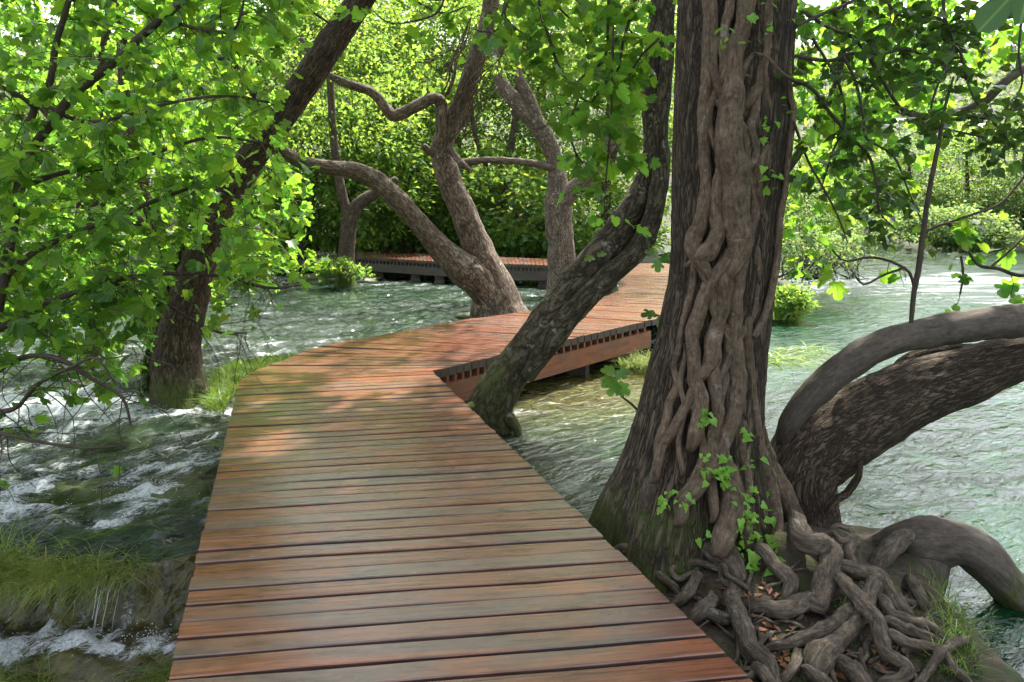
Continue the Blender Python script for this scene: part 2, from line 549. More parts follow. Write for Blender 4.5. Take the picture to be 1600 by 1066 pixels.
def water_mat():
    """attr wa = (foam, shallow/moss showing through, turquoise depth)"""
    t = NT("river_water")
    a = t.attr("wa")
    sx = t.n("ShaderNodeSeparateXYZ")
    t.l(a, "Vector", sx, 0)
    g = t.n("ShaderNodeNewGeometry")
    rot = t.n("ShaderNodeMapping")
    rot.inputs["Rotation"].default_value = (0, 0, math.radians(-38))
    rot.inputs["Scale"].default_value = (1, 1, 1)
    t.l(g, "Position", rot, 0)
    flow = t.mapping(rot, 0, (1.0, 2.6, 1.0))
    r1 = t.noise(flow, 0, 2.2, 4, .5, 1.0)
    r2 = t.noise(flow, 0, 9, 4, .55, .8)
    bed = t.noise(g, "Position", 1.3, 5, .6, .8)
    bed2 = t.noise(g, "Position", 7, 5, .6, .8)
    deep = t.ramp(bed, 0, [(.3, (.008, .016, .011)), (.7, (.022, .036, .02))])
    brown = t.ramp(bed2, 0, [(.3, (.014, .008, .003)), (.7, (.075, .042, .015))])
    moss = t.ramp(bed2, 0, [(.32, (.016, .026, .004)), (.7, (.10, .115, .02))])
    turq = t.ramp(bed, 0, [(.3, (.003, .020, .008)), (.7, (.009, .042, .018))])
    c = t.mix(sx, 2, deep, 0, turq, 0)
    mb_ = t.mix(bed, 0, brown, 0, moss, 0)
    c = t.mix(sx, 1, c, 2, mb_, 2)
    # foam: the attribute sets how much, fine noise breaks it up
    fn = t.noise(flow, 0, 11, 6, .78, 1.2)
    fn2 = t.math('MULTIPLY_ADD', fn, 0, None, val=2.4)
    fn2.inputs[2].default_value = -.7
    fs = t.math('ADD', sx, 0, fn2, 0)
    fm = t.ramp(fs, 0, [(.72, (0, 0, 0)), (1.0, (.4, .4, .4)), (1.45, (1, 1, 1))])
    # thin crinkled foam lines where the water is broken
    ln = t.noise(flow, 0, 4.2, 6, .66, 1.6)
    l1 = t.math('SUBTRACT', ln, 0, None, val=.5)
    l2 = t.math('ABSOLUTE', l1, 0)
    lr = t.ramp(l2, 0, [(0, (1, 1, 1)), (.018, (.55, .55, .55)), (.05, (0, 0, 0))])
    lmk = t.ramp(sx, 0, [(0.0, (.1, .1, .1)), (.35, (.95, .95, .95))])
    gate = t.math('GREATER_THAN', sx, 0, None, val=-.25)
    lg = t.math('MULTIPLY', lr, 0, lmk, 0)
    lg2 = t.math('MULTIPLY', lg, 0, gate, 0)
    fm = t.math('MAXIMUM', fm, 0, lg2, 0)
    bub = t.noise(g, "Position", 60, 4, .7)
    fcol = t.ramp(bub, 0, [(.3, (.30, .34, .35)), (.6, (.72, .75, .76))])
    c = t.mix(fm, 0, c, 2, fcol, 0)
    b = t.n("ShaderNodeBsdfPrincipled")
    t.l(c, 2, b, "Base Color")
    b.inputs["IOR"].default_value = 1.36
    b.inputs["Specular IOR Level"].default_value = .5
    rg = t.n("ShaderNodeMapRange")
    rg.inputs[3].default_value = .03
    rg.inputs[4].default_value = .6
    t.l(fm, 0, rg, 0)
    t.l(rg, 0, b, "Roughness")
    hs = t.math('MULTIPLY_ADD', r2, 0, None, val=.22)
    t.l(r1, 0, hs, 2)
    fb = t.math('MULTIPLY', fm, 0, bub, 0)
    hs2 = t.math('MULTIPLY_ADD', fb, 0, None, val=.8)
    t.l(hs, 0, hs2, 2)
    bp = t.n("ShaderNodeBump")
    bp.inputs["Strength"].default_value = .6
    bp.inputs["Distance"].default_value = .10
    t.l(hs2, 0, bp, "Height")
    t.l(bp, 0, b, "Normal")
    t.l(b, 0, t.out, 0)
    return t.m
M['water'] = water_mat()

# ------------------------------------------------------------------ setting: ground, water, soil
def grid_mesh(xs, ys, zf):
    X, Y = np.meshgrid(xs, ys, indexing='xy')
    x, y = X.ravel(), Y.ravel()
    z, att = zf(x, y)
    nx, ny = len(xs), len(ys)
    i, j = np.meshgrid(np.arange(ny - 1), np.arange(nx - 1), indexing='ij')
    q = np.stack([i * nx + j, i * nx + j + 1, (i + 1) * nx + j + 1, (i + 1) * nx + j], 2).reshape(-1, 4)
    mb = MB()
    mb.add(np.stack([x, y, z], 1), q, att)
    return mb

def spaced(*segs):
    out = [segs[0][0]]
    for a, b, d in segs:
        n = max(1, int(round((b - a) / d)))
        out += list(np.linspace(a, b, n + 1)[1:])
    return np.array(out)

def ground_z(x, y):
    p3 = np.stack([x, y, 0 * x], 1)
    z = -1.35 + .12 * fbm(p3 * .5, 3, 3)
    # wooded bank behind the far walkway
    land = smooth(26.5, 30, y + .25 * np.minimum(x, 0) + 1.2 * fbm(p3 * .2, 2, 9)) * (1 - smooth(4.5, 8, x - .12 * (y - 26)))
    z = z + land * (1.15 + .3 * fbm(p3 * .4, 3, 5)) + land * .10 * np.maximum(0, y - 30)
    # left bank
    lb = smooth(10, 14, -x + .6 * fbm(p3 * .3, 2, 12))
    z = z + lb * (1.1 + .07 * np.maximum(0, -x - 11))
    # bank with bushes to the right of the walkway bend
    rb = np.exp(-((x - 4.6) / 1.9) ** 2 - ((y - 17.5) / 2.6) ** 2)
    rb2 = np.exp(-((x - 6.6) / 2.4) ** 2 - ((y - 24) / 3.5) ** 2)
    z = z + 1.05 * np.maximum(smooth(.15, .6, rb), smooth(.15, .6, rb2))
    # far bank of the river
    fb = smooth(46, 52, y + 2 * fbm(p3 * .1, 2, 15) - .25 * (x - 20))
    z = np.maximum(z, -1.35 + fb * (1.3 + .30 * np.maximum(0, y - 60) + .02 * np.maximum(0, y - 120)))
    fr = smooth(26, 34, x)
    z = np.maximum(z, -1.35 + fr * (1.3 + .25 * np.maximum(0, x - 34)))
    # behind the camera
    bk = smooth(6, 10, -y)
    z = np.maximum(z, -1.35 + bk * 1.2)
    return np.minimum(z, 60.0)

gx = spaced((-400, -80, 40), (-80, -16, 4), (-16, 30, .6), (30, 80, 4), (80, 400, 40))
gy = spaced((-200, -20, 30), (-20, 0, 2), (0, 60, .6), (60, 140, 5), (140, 500, 60))
mb = grid_mesh(gx, gy, lambda x, y: (ground_z(x, y), None))
link("ground", mb.mesh("ground", M['ground']), None, "structure")

FL = np.array([math.cos(math.radians(38)), math.sin(math.radians(38))])
def gauss(x, y, px, py, z, sx_, sy_, w):
    c = G(px, py, z)
    return w * np.exp(-((x - c[0]) / sx_) ** 2 - ((y - c[1]) / sy_) ** 2)

def lip_y(x):
    return 4.24 + .05 * np.sin(x * 3.1 + 1) + .10 * vnoise(np.stack([x * 2.2, 0 * x, 0 * x], 1), 41) + .06 * vnoise(np.stack([x * 9, 0 * x, 0 * x], 1), 42)

def water_z(x, y):
    p3 = np.stack([x * FL[0] + y * FL[1], (-x * FL[1] + y * FL[0]) * 2.0, 0 * x], 1)
    left = 1 - smooth(.15, .85, (x + 1.15 + .32 * (np.minimum(y, 7.5) - 2.5)) / 1.9)       # left of the walkway
    left = np.where(y > 8, 1 - smooth(-1.5, 2.5, x - (y - 10) * .85), left)
    base = -.46 - .10 * smooth(9, 14, y) - .16 * smooth(14, 24, y)
    base = base - .12 * (1 - left) * (1 - smooth(12, 24, y))
    rough = left * (.075 + .03 * np.exp(-((y - 11) / 5) ** 2)) + (1 - left) * .018
    w = fbm(p3 * 1.15, 5, 21, gain=.6) + .35 * (1 - 2 * np.abs(vnoise(p3 * 2.3, 31))) + .22 * (1 - 2 * np.abs(vnoise(p3 * 5.3, 33)))
    rough = np.minimum(rough, .018 + .002 * np.maximum(y, 0) + .06 * left)
    z = base + rough * w
    ly = lip_y(x)
    bumps = .035 * fbm(np.stack([x * 6, y * 3, 0 * x], 1), 3, 44)
    step1 = left * (1 - smooth(-.09, .07, y - ly)) * (.30 + bumps)
    step2 = left * (1 - smooth(-.07, .07, y - (ly - .46))) * (.16 + bumps)
    z = z - step1 - step2
    return z, left, w, ly

def water_attr(x, y):
    z, left, w, ly = water_z(x, y)
    p3 = np.stack([x * FL[0] + y * FL[1], (-x * FL[1] + y * FL[0]) * 2.4, 0 * x], 1)
    st = fbm(p3 * 1.6, 5, 51, gain=.62)
    rid = 1 - np.abs(fbm(p3 * 1.1, 4, 61)) * 2.4
    zl = -.46
    dens = (gauss(x, y, 70, 640, zl, 1.7, .75, .62) + gauss(x, y, 20, 690, zl, 1.0, .45, .3) + gauss(x, y, 40, 790, zl, .55, .35, .55)
            + gauss(x, y, 235, 770, zl, .38, .22, .62) + gauss(x, y, 270, 715, zl, .5, .2, .45) + gauss(x, y, 190, 825, zl, .5, .12, .3)
            + gauss(x, y, 500, 548, -.55, 1.8, .45, .42) + gauss(x, y, 420, 565, -.55, 1.2, .4, .2) - .45 * left * smooth(9.5, 12, y)
            + gauss(x, y, 480, 490, -.6, 3, 1.2, .12) + gauss(x, y, 690, 440, -.6, 4, 1.5, .2) + gauss(x, y, 820, 455, -.6, 1.5, 1.2, .3)
            + gauss(x, y, 60, 560, zl, 3, 1.2, .12))
    st2 = fbm(np.stack([p3[:, 0] * 4.5, p3[:, 1] * 3.2, 0 * x], 1), 4, 93, gain=.65)
    foam_l = .16 + .8 * dens + .55 * st2 + .75 * st + .35 * (rid - .3) - .2 + .5 * np.maximum(0, w) * dens
    clear = gauss(x, y, 120, 880, zl, .9, .33, .55) + gauss(x, y, 240, 670, zl, .9, .25, .45)
    foam_l = foam_l - clear
    lipd = np.abs(y - ly + .02)
    cas = left * np.exp(-(lipd / .10) ** 2)
    foam_l = np.where(y < ly + .12, -.42 + .5 * st + .2 * cas, foam_l)
    fz = fbm(np.stack([x * 7, y * 7, 0 * x], 1), 4, 77, gain=.6)
    pool = left * gauss(x, y, 105, 1012, -.76, .34, .12, 1.0) + left * gauss(x, y, 20, 1020, -.76, .2, .1, .6) + left * gauss(x, y, 250, 1005, -.76, .12, .08, .4) + left * gauss(x, y, 235, 1062, -.9, .3, .07, .8)
    foam_l = foam_l + pool * (1.25 + 1.6 * fz)
    streak = fbm(np.stack([x * 16, y * 2.0, 0 * x], 1), 4, 78, gain=.6)
    foam_l = foam_l + np.where(y < ly + .14, .7 * streak, 0)
    stx = fbm(np.stack([x * .9 + y * .25, y * 4.2 - x * .5, 0 * x], 1), 5, 91, gain=.62)
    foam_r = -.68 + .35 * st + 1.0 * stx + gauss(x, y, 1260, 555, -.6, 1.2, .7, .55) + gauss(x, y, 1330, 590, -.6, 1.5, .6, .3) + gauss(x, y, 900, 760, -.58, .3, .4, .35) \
        + gauss(x, y, 1500, 435, -.6, 8, 9, .95) + gauss(x, y, 1530, 760, -.58, 1.5, .9, .28) + gauss(x, y, 1560, 1000, -.58, .5, .6, .38)  # far white patch: bright sky reflection painted in as foam
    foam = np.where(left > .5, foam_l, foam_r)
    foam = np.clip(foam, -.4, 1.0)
    z = z + left * .055 * np.clip(foam, 0, 1) * (.35 + fbm(np.stack([x * 9, y * 9, 0 * x], 1), 3, 95))
    # shallow: bed and moss seen through
    sh_l = np.clip(.10 + .9 * fbm(np.stack([x * 1.6, y * 1.6, 0 * x], 1), 3, 71), 0, .85) * np.exp(-np.maximum(0, y - 5.5) / 2.5)
    sh_l = np.maximum(sh_l, np.where(y < ly + .1, .95, 0))
    sh_r = np.clip(gauss(x, y, 860, 610, -.58, 1.0, 1.5, 1.0) + gauss(x, y, 990, 600, -.58, .9, 1.3, .9), 0, .92)
    sh = np.where(left > .5, sh_l, sh_r)
    tq = np.where(left > .5, .18 * smooth(9, 14, y), smooth(.2, 2.6, x + .1 * y - .2))
    return z, np.stack([foam, sh, tq], 1)

wx = spaced((-30, -12, .5), (-12, -5, .08), (-5, -.5, .028), (-.5, 4, .045), (4, 12, .12), (12, 60, .8))
wy = spaced((-8, 1.5, .5), (1.5, 3.2, .05), (3.2, 6, .024), (6, 12, .05), (12, 26, .13), (26, 60, .5))
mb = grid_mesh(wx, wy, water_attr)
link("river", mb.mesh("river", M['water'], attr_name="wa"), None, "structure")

def soil_z(x, y):
    x = np.atleast_1d(np.asarray(x, float)); y = np.atleast_1d(np.asarray(y, float))
    p3 = np.stack([x, y, 0 * x], 1)
    d2 = (x - 1.25) ** 2 + (y - 4.15) ** 2
    z = -.33 + .20 * np.exp(-d2 / .42) + .05 * fbm(p3 * 3, 3, 81)
    edge = np.minimum.reduce([2.42 - x - .35 * (y - 4.1) * 0 - .10 * (4.2 - y), 4.72 - y, (x - (-.15)) * 1.4 + 0 * y]) + .08 * fbm(p3 * 2.5, 2, 83)
    far = 4.25 + (x - .5) * 1.0 - y + .05 * fbm(p3 * 4, 2, 85)
    edge = np.minimum(edge, far)
    return z - .75 * (1 - smooth(-.12, .24, edge)) ** 1.3

sx_, sy_ = spaced((-.4, 2.9, .025)), spaced((-1.5, 1.5, .1), (1.5, 5.4, .025))
mb = grid_mesh(sx_, sy_, lambda x, y: (soil_z(x, y) + .012 * fbm(np.stack([x * 14, y * 14, 0 * x], 1), 3, 88), None))
link("soil_bank", mb.mesh("soil_bank", M['soil']), None, "structure")

_sgx, _sgy = np.arange(-1, 4, .04), np.arange(1, 7, .04)
_sgz = soil_z(*[a.ravel() for a in np.meshgrid(_sgx, _sgy, indexing='ij')]).reshape(len(_sgx), len(_sgy))
def soil_at(x, y):
    i = min(max(int((x + 1) / .04), 0), len(_sgx) - 1)
    j = min(max(int((y - 1) / .04), 0), len(_sgy) - 1)
    return float(_sgz[i, j])

def on_soil(px, py, lift=0.0):
    Y = 3.6
    for _ in range(40):
        X = (px - 800) * Y / F
        z = soil_at(X, Y) + lift
        Y = .6 * Y + .4 * max(1.5, min(6, F * (CAMZ - z) / (py - HOR)))
    return P(px, py, Y)

# ------------------------------------------------------------------ walkways
def plank_mesh(a, b, c, d, z, th, seed, tilt):
    """a,b = near side (left,right), d,c = far side; chamfered board with square ends"""
    r = np.random.default_rng(seed)
    nl, fl = np.array(a), np.array(d)
    nr, fr = np.array(b), np.array(c)
    ch = .004
    prof = [(0, -th), (0, -ch), (ch, 0), (1, 0), (2, -ch), (2, -th)]
    vs, at = [], []
    K = 5
    bow = r.normal(0, .002, K)
    offs = r.uniform(0, 20, 3)
    for k in range(K):
        s = k / (K - 1)
        n = nl + (nr - nl) * s
        f = fl + (fr - fl) * s
        w = np.linalg.norm(f - n)
        for (u, dz) in prof:
            if u == 0: p = n
            elif u == ch: p = n + (f - n) * (ch / w)
            elif u == 1: p = f - (f - n) * (ch / w)
            else: p = f
            vs.append([p[0], p[1], z + dz + bow[k] + tilt * (s - .5)])
            at.append([s * np.linalg.norm(nr - nl) + offs[0], (0 if u == 0 else w if u == 2 else (ch if u == ch else w - ch)) + offs[1], dz + offs[2]])
    m = len(prof)
    q = []
    for k in range(K - 1):
        for j in range(m):
            j2 = (j + 1) % m
            q.append([k * m + j, (k + 1) * m + j, (k + 1) * m + j2, k * m + j2])
    mb = MB()
    mb.add(vs, q, at)
    e = (K - 1) * m
    mb.more_faces([[0, 1, 2, 3], [0, 3, 4, 5], [e + 3, e + 2, e + 1, e], [e + 5, e + 4, e + 3, e]], 0)
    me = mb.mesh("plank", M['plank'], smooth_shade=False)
    me.materials.append(M['plank_side'])             # edges and ends coloured darker so the board gaps look dark
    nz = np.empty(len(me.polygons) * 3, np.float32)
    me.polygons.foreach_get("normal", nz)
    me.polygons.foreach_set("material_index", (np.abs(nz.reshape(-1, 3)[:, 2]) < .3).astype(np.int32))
    return me

def cutlines(keys):
    """keys: (L xy, R xy, boards since the previous key)"""
    lines = [(np.array(keys[0][0]), np.array(keys[0][1]))]
    for (L0, R0, _), (L1, R1, n) in zip(keys[:-1], keys[1:]):
        for i in range(1, n + 1):
            t = i / n
            lines.append((np.array(L0) * (1 - t) + np.array(L1) * t, np.array(R0) * (1 - t) + np.array(R1) * t))
    return lines

def lay_planks(parent, lines, z0, th, gap, jit_end, seed):
    r = np.random.default_rng(seed)
    for i in range(len(lines) - 1):
        (L0, R0), (L1, R1) = lines[i], lines[i + 1]
        ax = unit(R0 - L0)
        g0, g1, g2, g3 = np.abs(r.normal(gap, gap * .45, 4)).clip(.003, .022)
        e0, e1 = r.normal(0, jit_end, 2)
        wl, wr = np.linalg.norm(L1 - L0), np.linalg.norm(R1 - R0)
        a = L0 + (L1 - L0) * (g0 / wl) - ax * e0
        d = L1 - (L1 - L0) * (g1 / wl) - ax * e0
        b = R0 + (R1 - R0) * (g2 / wr) + ax * e1
        c = R1 - (R1 - R0) * (g3 / wr) + ax * e1
        link("plank", plank_mesh(a, b, c, d, z0 + r.normal(0, .0022), th, seed * 1000 + i, r.normal(0, .003)), parent)

def beam_between(name, parent, a, b, z0, z1, half, mat, extend=0.0):
    a, b = np.array(a, float), np.array(b, float)
    dr = unit(b - a)
    a = a - dr * extend; b = b + dr * extend
    nr = np.array([-dr[1], dr[0]]) * half
    L = np.linalg.norm(b - a)
    vs = [[*(a + nr), z0], [*(a - nr), z0], [*(b - nr), z0], [*(b + nr), z0], [*(a + nr), z1], [*(a - nr), z1], [*(b - nr), z1], [*(b + nr), z1]]
    at = [[0, 0, 0], [0, half * 2, 0], [L, half * 2, 0], [L, 0, 0], [0, 0, z1 - z0], [0, half * 2, z1 - z0], [L, half * 2, z1 - z0], [L, 0, z1 - z0]]
    q = [[0, 1, 2, 3], [7, 6, 5, 4], [0, 4, 5, 1], [1, 5, 6, 2], [2, 6, 7, 3], [3, 7, 4, 0]]
    mb = MB()
    mb.add(vs, q, np.array(at) + rng.uniform(0, 30, 3))
    return link(name, mb.mesh(name, mat, smooth_shade=False), parent)

g2 = lambda px, py: G(px, py)[:2]
L1, R1 = g2(262, 1060), g2(1105, 994)
L2, R2 = g2(374, 594), g2(675, 580)
dL, dR = unit(L2 - L1), unit(R2 - R1)
keys = [(L1 - dL * 4.1, R1 - dR * 4.1, 0), (L1, R1, 33), (L2, R2, 38),
        (g2(404, 577), g2(701, 574), 2), (g2(500, 541), g2(781, 555), 7), (g2(740, 497), g2(972, 511), 17), (g2(826, 486), g2(1018, 500), 4)]
walk = thing("boardwalk", "red-brown timber boardwalk running from the foreground past the leaning mossy tree", "boardwalk", (-.2, 2.2, 0))
lines_front = cutlines(keys)
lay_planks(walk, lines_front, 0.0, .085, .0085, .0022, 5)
# the walkway beyond the bend
keys3 = [(g2(826, 486), g2(1018, 500), 0), (g2(912, 476), g2(1078, 484), 4), (g2(966, 455), g2(1120, 460), 14), (g2(972, 426), g2(1075, 428), 26), (g2(975, 411.5), g2(1052, 411.5), 26)]
lines_back = cutlines(keys3)
lay_planks(walk, lines_back, -.002, .085, .006, .01, 6)
# edge beams and the little blocks that carry the boards
def edge_of(lines, side, step):
    return [ln[side] for ln in lines][::step]
def inset(p, q, d):
    return p + unit(q - p) * d
cor = 33 + 38
R = [inset(l[1], l[0], .06) for l in lines_front]
Lf = [inset(l[0], l[1], .10) for l in lines_front]
beam_between("beam", walk, R[0], R[cor], -.40, -.165, .035, M['beam'])
beam_between("beam", walk, R[cor + 1], R[-1], -.40, -.165, .035, M['beam'], .04)
beam_between("beam", walk, Lf[0], Lf[cor], -.22, -.09, .035, M['post'])
for i in range(cor + 1, len(lines_front) - 1):
    m0 = R[i] * .75 + R[i + 1] * .25
    m1 = R[i] * .25 + R[i + 1] * .75
    beam_between("spacer_block", walk, m0, m0 * .5 + m1 * .5, -.165, -.0855, .03, M['beam'])
for i in range(0, cor, 1):
    if R[i][1] > 1.5:
        beam_between("spacer_block", walk, R[i] * .75 + R[i + 1] * .25, R[i] * .5 + R[i + 1] * .5, -.165, -.0855, .03, M['beam'])
bl = [inset(l[0], l[1], .08) for l in lines_back]
beam_between("beam", walk, bl[4], bl[18], -.36, -.09, .04, M['post'])
beam_between("beam", walk, bl[18], bl[44], -.36, -.09, .04, M['post'])
# sills and posts underneath
def post(parent, x, y, z0, z1, half, mat=None):
    beam_between("post", parent, (x - half, y), (x + half, y), z0, z1, half, mat or M['post'])
for (a, b) in ((cor + 3, .5), (cor + 22, .5), (len(lines_front) - 2, .5)):
    beam_between("sill", walk, inset(lines_front[a][0], lines_front[a][1], .25), inset(lines_front[a][1], lines_front[a][0], .14), -.62, -.41, .09, M['post'])
    for e in (0, 1):
        p = inset(lines_front[a][e], lines_front[a][1 - e], .3)
        post(walk, p[0], p[1], -1.4, -.62, .08)
for a in (40, 54, 66):
    for e in (0, 1):
        p = inset(lines_front[a][e], lines_front[a][1 - e], .3)
        post(walk, p[0], p[1], -1.4, -.41, .08)

far = thing("boardwalk", "distant dark-sided boardwalk on short posts crossing the rapids below the wood", "boardwalk", (-2, 23, 0))
fk = [(g2(425, 391), g2(425, 396.5), 0), (g2(548, 393), g2(548, 401), 22), (g2(683, 397.5), g2(687, 409), 24), (g2(861, 405), g2(862, 415), 30), (g2(972, 411.8), g2(962, 423), 20)]
lines_far = cutlines(fk)
lay_planks(far, lines_far, .002, .09, .006, .015, 7)
RF = [inset(l[1], l[0], .10) for l in lines_far]
for a, b in ((0, 22), (22, 46), (46, 76), (76, 96)):
    beam_between("beam", far, RF[a], RF[b], -.46, -.20, .05, M['post'])  # dark post colour used on the beam to paint the front's shade
for i in range(0, 96):
    beam_between("spacer_block", far, RF[i] * .8 + RF[i + 1] * .2, RF[i] * .35 + RF[i + 1] * .65, -.20, -.0905, .035, M['post'])
for px in (500, 545, 590, 648, 684, 742, 796, 848, 905):
    k = min(range(len(lines_far)), key=lambda i: abs(800 + F * lines_far[i][1][0] / lines_far[i][1][1] - px))
    p, q = lines_far[k][1], lines_far[k][0]
    a, b = inset(p, q, .2), inset(p, q, 2.2)
    beam_between("sill", far, a, b, -.62, -.462, .14, M['post'])
    post(far, a[0], a[1] + .1, -1.5, -.62, .16)
    post(far, b[0], b[1], -1.5, -.62, .16)

# ------------------------------------------------------------------ leaves
def tmpl(outline_half, centre_y, fold=.16, droop=.25, curl=0.0):
    right = np.array(outline_half, float)
    left = right[1:-1][::-1] * np.array([-1, 1])
    o = np.vstack([right, left])
    v = np.vstack([o, [[0, centre_y]]])
    z = fold * np.abs(v[:, 0]) - droop * np.maximum(0, v[:, 1]) ** 2 * .6 + curl * v[:, 0] ** 2
    n = len(o)
    k = np.arange(n)
    t = np.stack([np.full(n, n), k, (k + 1) % n], 1)
    return np.column_stack([v[:, 0], v[:, 1], z]), t

FIG = [tmpl([(0, 0), (.2, -.09), (.42, .02), (.50, .22), (.38, .33), (.52, .50), (.52, .66), (.38, .74), (.24, .62), (.27, .82), (.17, .95), (0, 1)], .4),
       tmpl([(0, 0), (.18, -.05), (.36, .04), (.40, .22), (.30, .34), (.52, .48), (.55, .62), (.42, .72), (.22, .57), (.27, .80), (.19, .94), (0, 1)], .38, .1, .45),
       tmpl([(0, .02), (.22, -.10), (.46, .0), (.54, .2), (.44, .36), (.48, .55), (.40, .70), (.30, .73), (.25, .66), (.25, .84), (.13, .96), (0, 1)], .42, .22, .15)]
FIGL = [tmpl([(0, 0), (.38, -.05), (.48, .2), (.35, .33), (.52, .58), (.38, .73), (.23, .62), (.22, .88), (0, 1)], .4),
        tmpl([(0, 0), (.33, -.02), (.40, .2), (.30, .34), (.54, .55), (.44, .71), (.22, .58), (.24, .86), (0, 1)], .38, .1, .45)]
IVY = [tmpl([(0, .04), (.26, -.12), (.50, .10), (.34, .36), (.20, .70), (0, 1)], .3, .12, .3),
       tmpl([(0, .05), (.3, -.10), (.44, .15), (.40, .42), (.17, .76), (0, 1)], .35, .05, .4)]
WOOD = [tmpl([(0, 0), (.31, .45), (0, 1)], .5, .3, .3)]
LEAFM = {}
def leaf_mesh(kind, i, mat):
    key = (kind, i, mat)
    if key not in LEAFM:
        v, t = {'fig': FIG, 'ivy': IVY, 'figl': FIGL, 'wood': WOOD}[kind][i]
        mb = MB()
        mb.add(v, t, v)
        LEAFM[key] = mb.mesh("leaf_" + kind, M[mat], smooth_shade=True, attr_name="lc")
    return LEAFM[key]

GAPS = [(-1.65, 5.0, .30), (-1.25, 6.8, .50), (-.95, 7.3, .32), (-2.1, 6.1, .2), (-.6, 6.0, .16), (-1.0, 4.2, .14)]
class Leaves:
    def __init__(self):
        self.p, self.d, self.n, self.s = [], [], [], []
    def add(self, p, d, n, s):
        self.p.append(np.asarray(p, float).reshape(-1, 3)); self.d.append(np.asarray(d, float).reshape(-1, 3))
        self.n.append(np.asarray(n, float).reshape(-1, 3)); self.s.append(np.asarray(s, float).reshape(-1))
    def arrays(self):
        p, d, n, s = (np.concatenate(x) for x in (self.p, self.d, self.n, self.s))
        d = unit(d)
        n = unit(n - d * (n * d).sum(1, keepdims=True))
        return p, d, n, s
    def cull(self, f, r):
        p, d, n, s = self.arrays()
        q = p + d * s[:, None] * .5
        px = 800 + F * q[:, 0] / np.maximum(q[:, 1], .1)
        py = HOR + F * (CAMZ - q[:, 2]) / np.maximum(q[:, 1], .1)
        k = r.uniform(0, 1, len(p)) >= f(px, py, q[:, 1])
        self.p, self.d, self.n, self.s = [p[k]], [d[k]], [n[k]], [s[k]]
    def open_gaps(self, r):
        p, d, n, s = self.arrays()
        k = np.ones(len(p), bool)
        u = np.array(SUN)
        for (gx, gy, gr) in GAPS:
            w = p - np.array([gx, gy, 0.0])
            al = w @ u
            dist = np.linalg.norm(w - al[:, None] * u, axis=1)
            k &= ~((al > 1.5) & (dist < gr * r.uniform(.75, 1.3, len(p))))
        self.p, self.d, self.n, self.s = [p[k]], [d[k]], [n[k]], [s[k]]
    def build(self, parent, kind, mat, singles=0, low=None, name="foliage", min_px=10, seed=1):
        p, d, n, s = self.arrays()
        x = np.cross(d, n)
        r = np.random.default_rng(seed)
        px = 800 + F * p[:, 0] / np.maximum(p[:, 1], .1)
        py = HOR + F * (CAMZ - p[:, 2]) / np.maximum(p[:, 1], .1)
        size = np.where((p[:, 1] > .5) & (px > -5) & (px < 1605) & (py > -5) & (py < 1070), s * F / np.maximum(p[:, 1], .1), 0)
        rest = np.ones(len(p), bool)
        T = {'fig': FIG, 'ivy': IVY, 'figl': FIGL, 'wood': WOOD}
        if singles:
            order = np.argsort(-size)[:singles]
            order = order[size[order] >= min_px]
            rest[order] = False
            for k in order:
                i = int(r.integers(len(T[kind])))
                o = link("leaf", leaf_mesh(kind, i, mat), parent)
                mtx = Matrix(((x[k][0] * s[k], d[k][0] * s[k], n[k][0] * s[k], p[k][0]), (x[k][1] * s[k], d[k][1] * s[k], n[k][1] * s[k], p[k][1]),
                              (x[k][2] * s[k], d[k][2] * s[k], n[k][2] * s[k], p[k][2]), (0, 0, 0, 1)))
                o.matrix_basis = mtx
        if rest.any():
            lk = low or kind
            mb = MB()
            which = r.integers(len(T[lk]), size=len(p))
            for i, (tv, tt) in enumerate(T[lk]):
                m = rest & (which == i)
                if not m.any():
                    continue
                xs, ds, ns, ss, ps = x[m], d[m], n[m], s[m], p[m]
                curl = r.uniform(.3, 1.7, m.sum())
                v = ps[:, None, :] + ss[:, None, None] * (xs[:, None, :] * tv[None, :, 0:1] + ds[:, None, :] * tv[None, :, 1:2] + ns[:, None, :] * tv[None, :, 2:3] * curl[:, None, None])
                t = tt[None] + (np.arange(m.sum()) * len(tv))[:, None, None]
                mb.add(v.reshape(-1, 3), t.reshape(-1, 3), np.tile(tv, (int(m.sum()), 1)) if lk != 'wood' else None)
            return link(name, mb.mesh(name, M[mat], smooth_shade=True, attr_name="lc" if lk != 'wood' else None), parent, "stuff")

def rand_unit(n, r):
    v = r.normal(size=(n, 3))
    return unit(v)

def twig_spray(lv, mb, r, start, direction, length, nleaf, size, rad=.004, droop=.25, tipcluster=.5, upbias=1.0, draw=True, petiole=.6):
    """one twig that bends and carries leaves, denser towards its tip"""
    start = np.array(start, float)
    d = unit(direction)
    K = 6
    pts = [start]
    wob = r.normal(0, .22, (K, 3))
    for k in range(K):
        d = unit(d + wob[k] + np.array([0, 0, -droop * .35]))
        pts.append(pts[-1] + d * length / K)
    pts = np.array(pts)
    if draw:
        tube(mb, pts, np.linspace(rad, rad * .45, len(pts)), nseg=5, step=length / 8)
    u = r.uniform(0, 1, nleaf) ** (1 - tipcluster * .6)
    q = np.stack([np.interp(u * K, np.arange(K + 1), pts[:, k]) for k in range(3)], 1)
    tg = unit(np.stack([np.interp(np.clip(u * K, 0, K - .01), np.arange(K) + .5, np.diff(pts, axis=0)[:, k]) for k in range(3)], 1))
    out = rand_unit(nleaf, r) * np.array([1, 1, .45])
    ld = unit(tg * .5 + unit(out) * 1.0 + np.array([0, 0, -.18]))
    ln = np.array(SUN) * upbias + r.normal(0, .36, (nleaf, 3))
    sz = size * r.uniform(.55, 1.2, nleaf)
    lv.add(q + ld * (sz * petiole)[:, None] * r.uniform(.3, 1, (nleaf, 1)), ld, ln, sz)

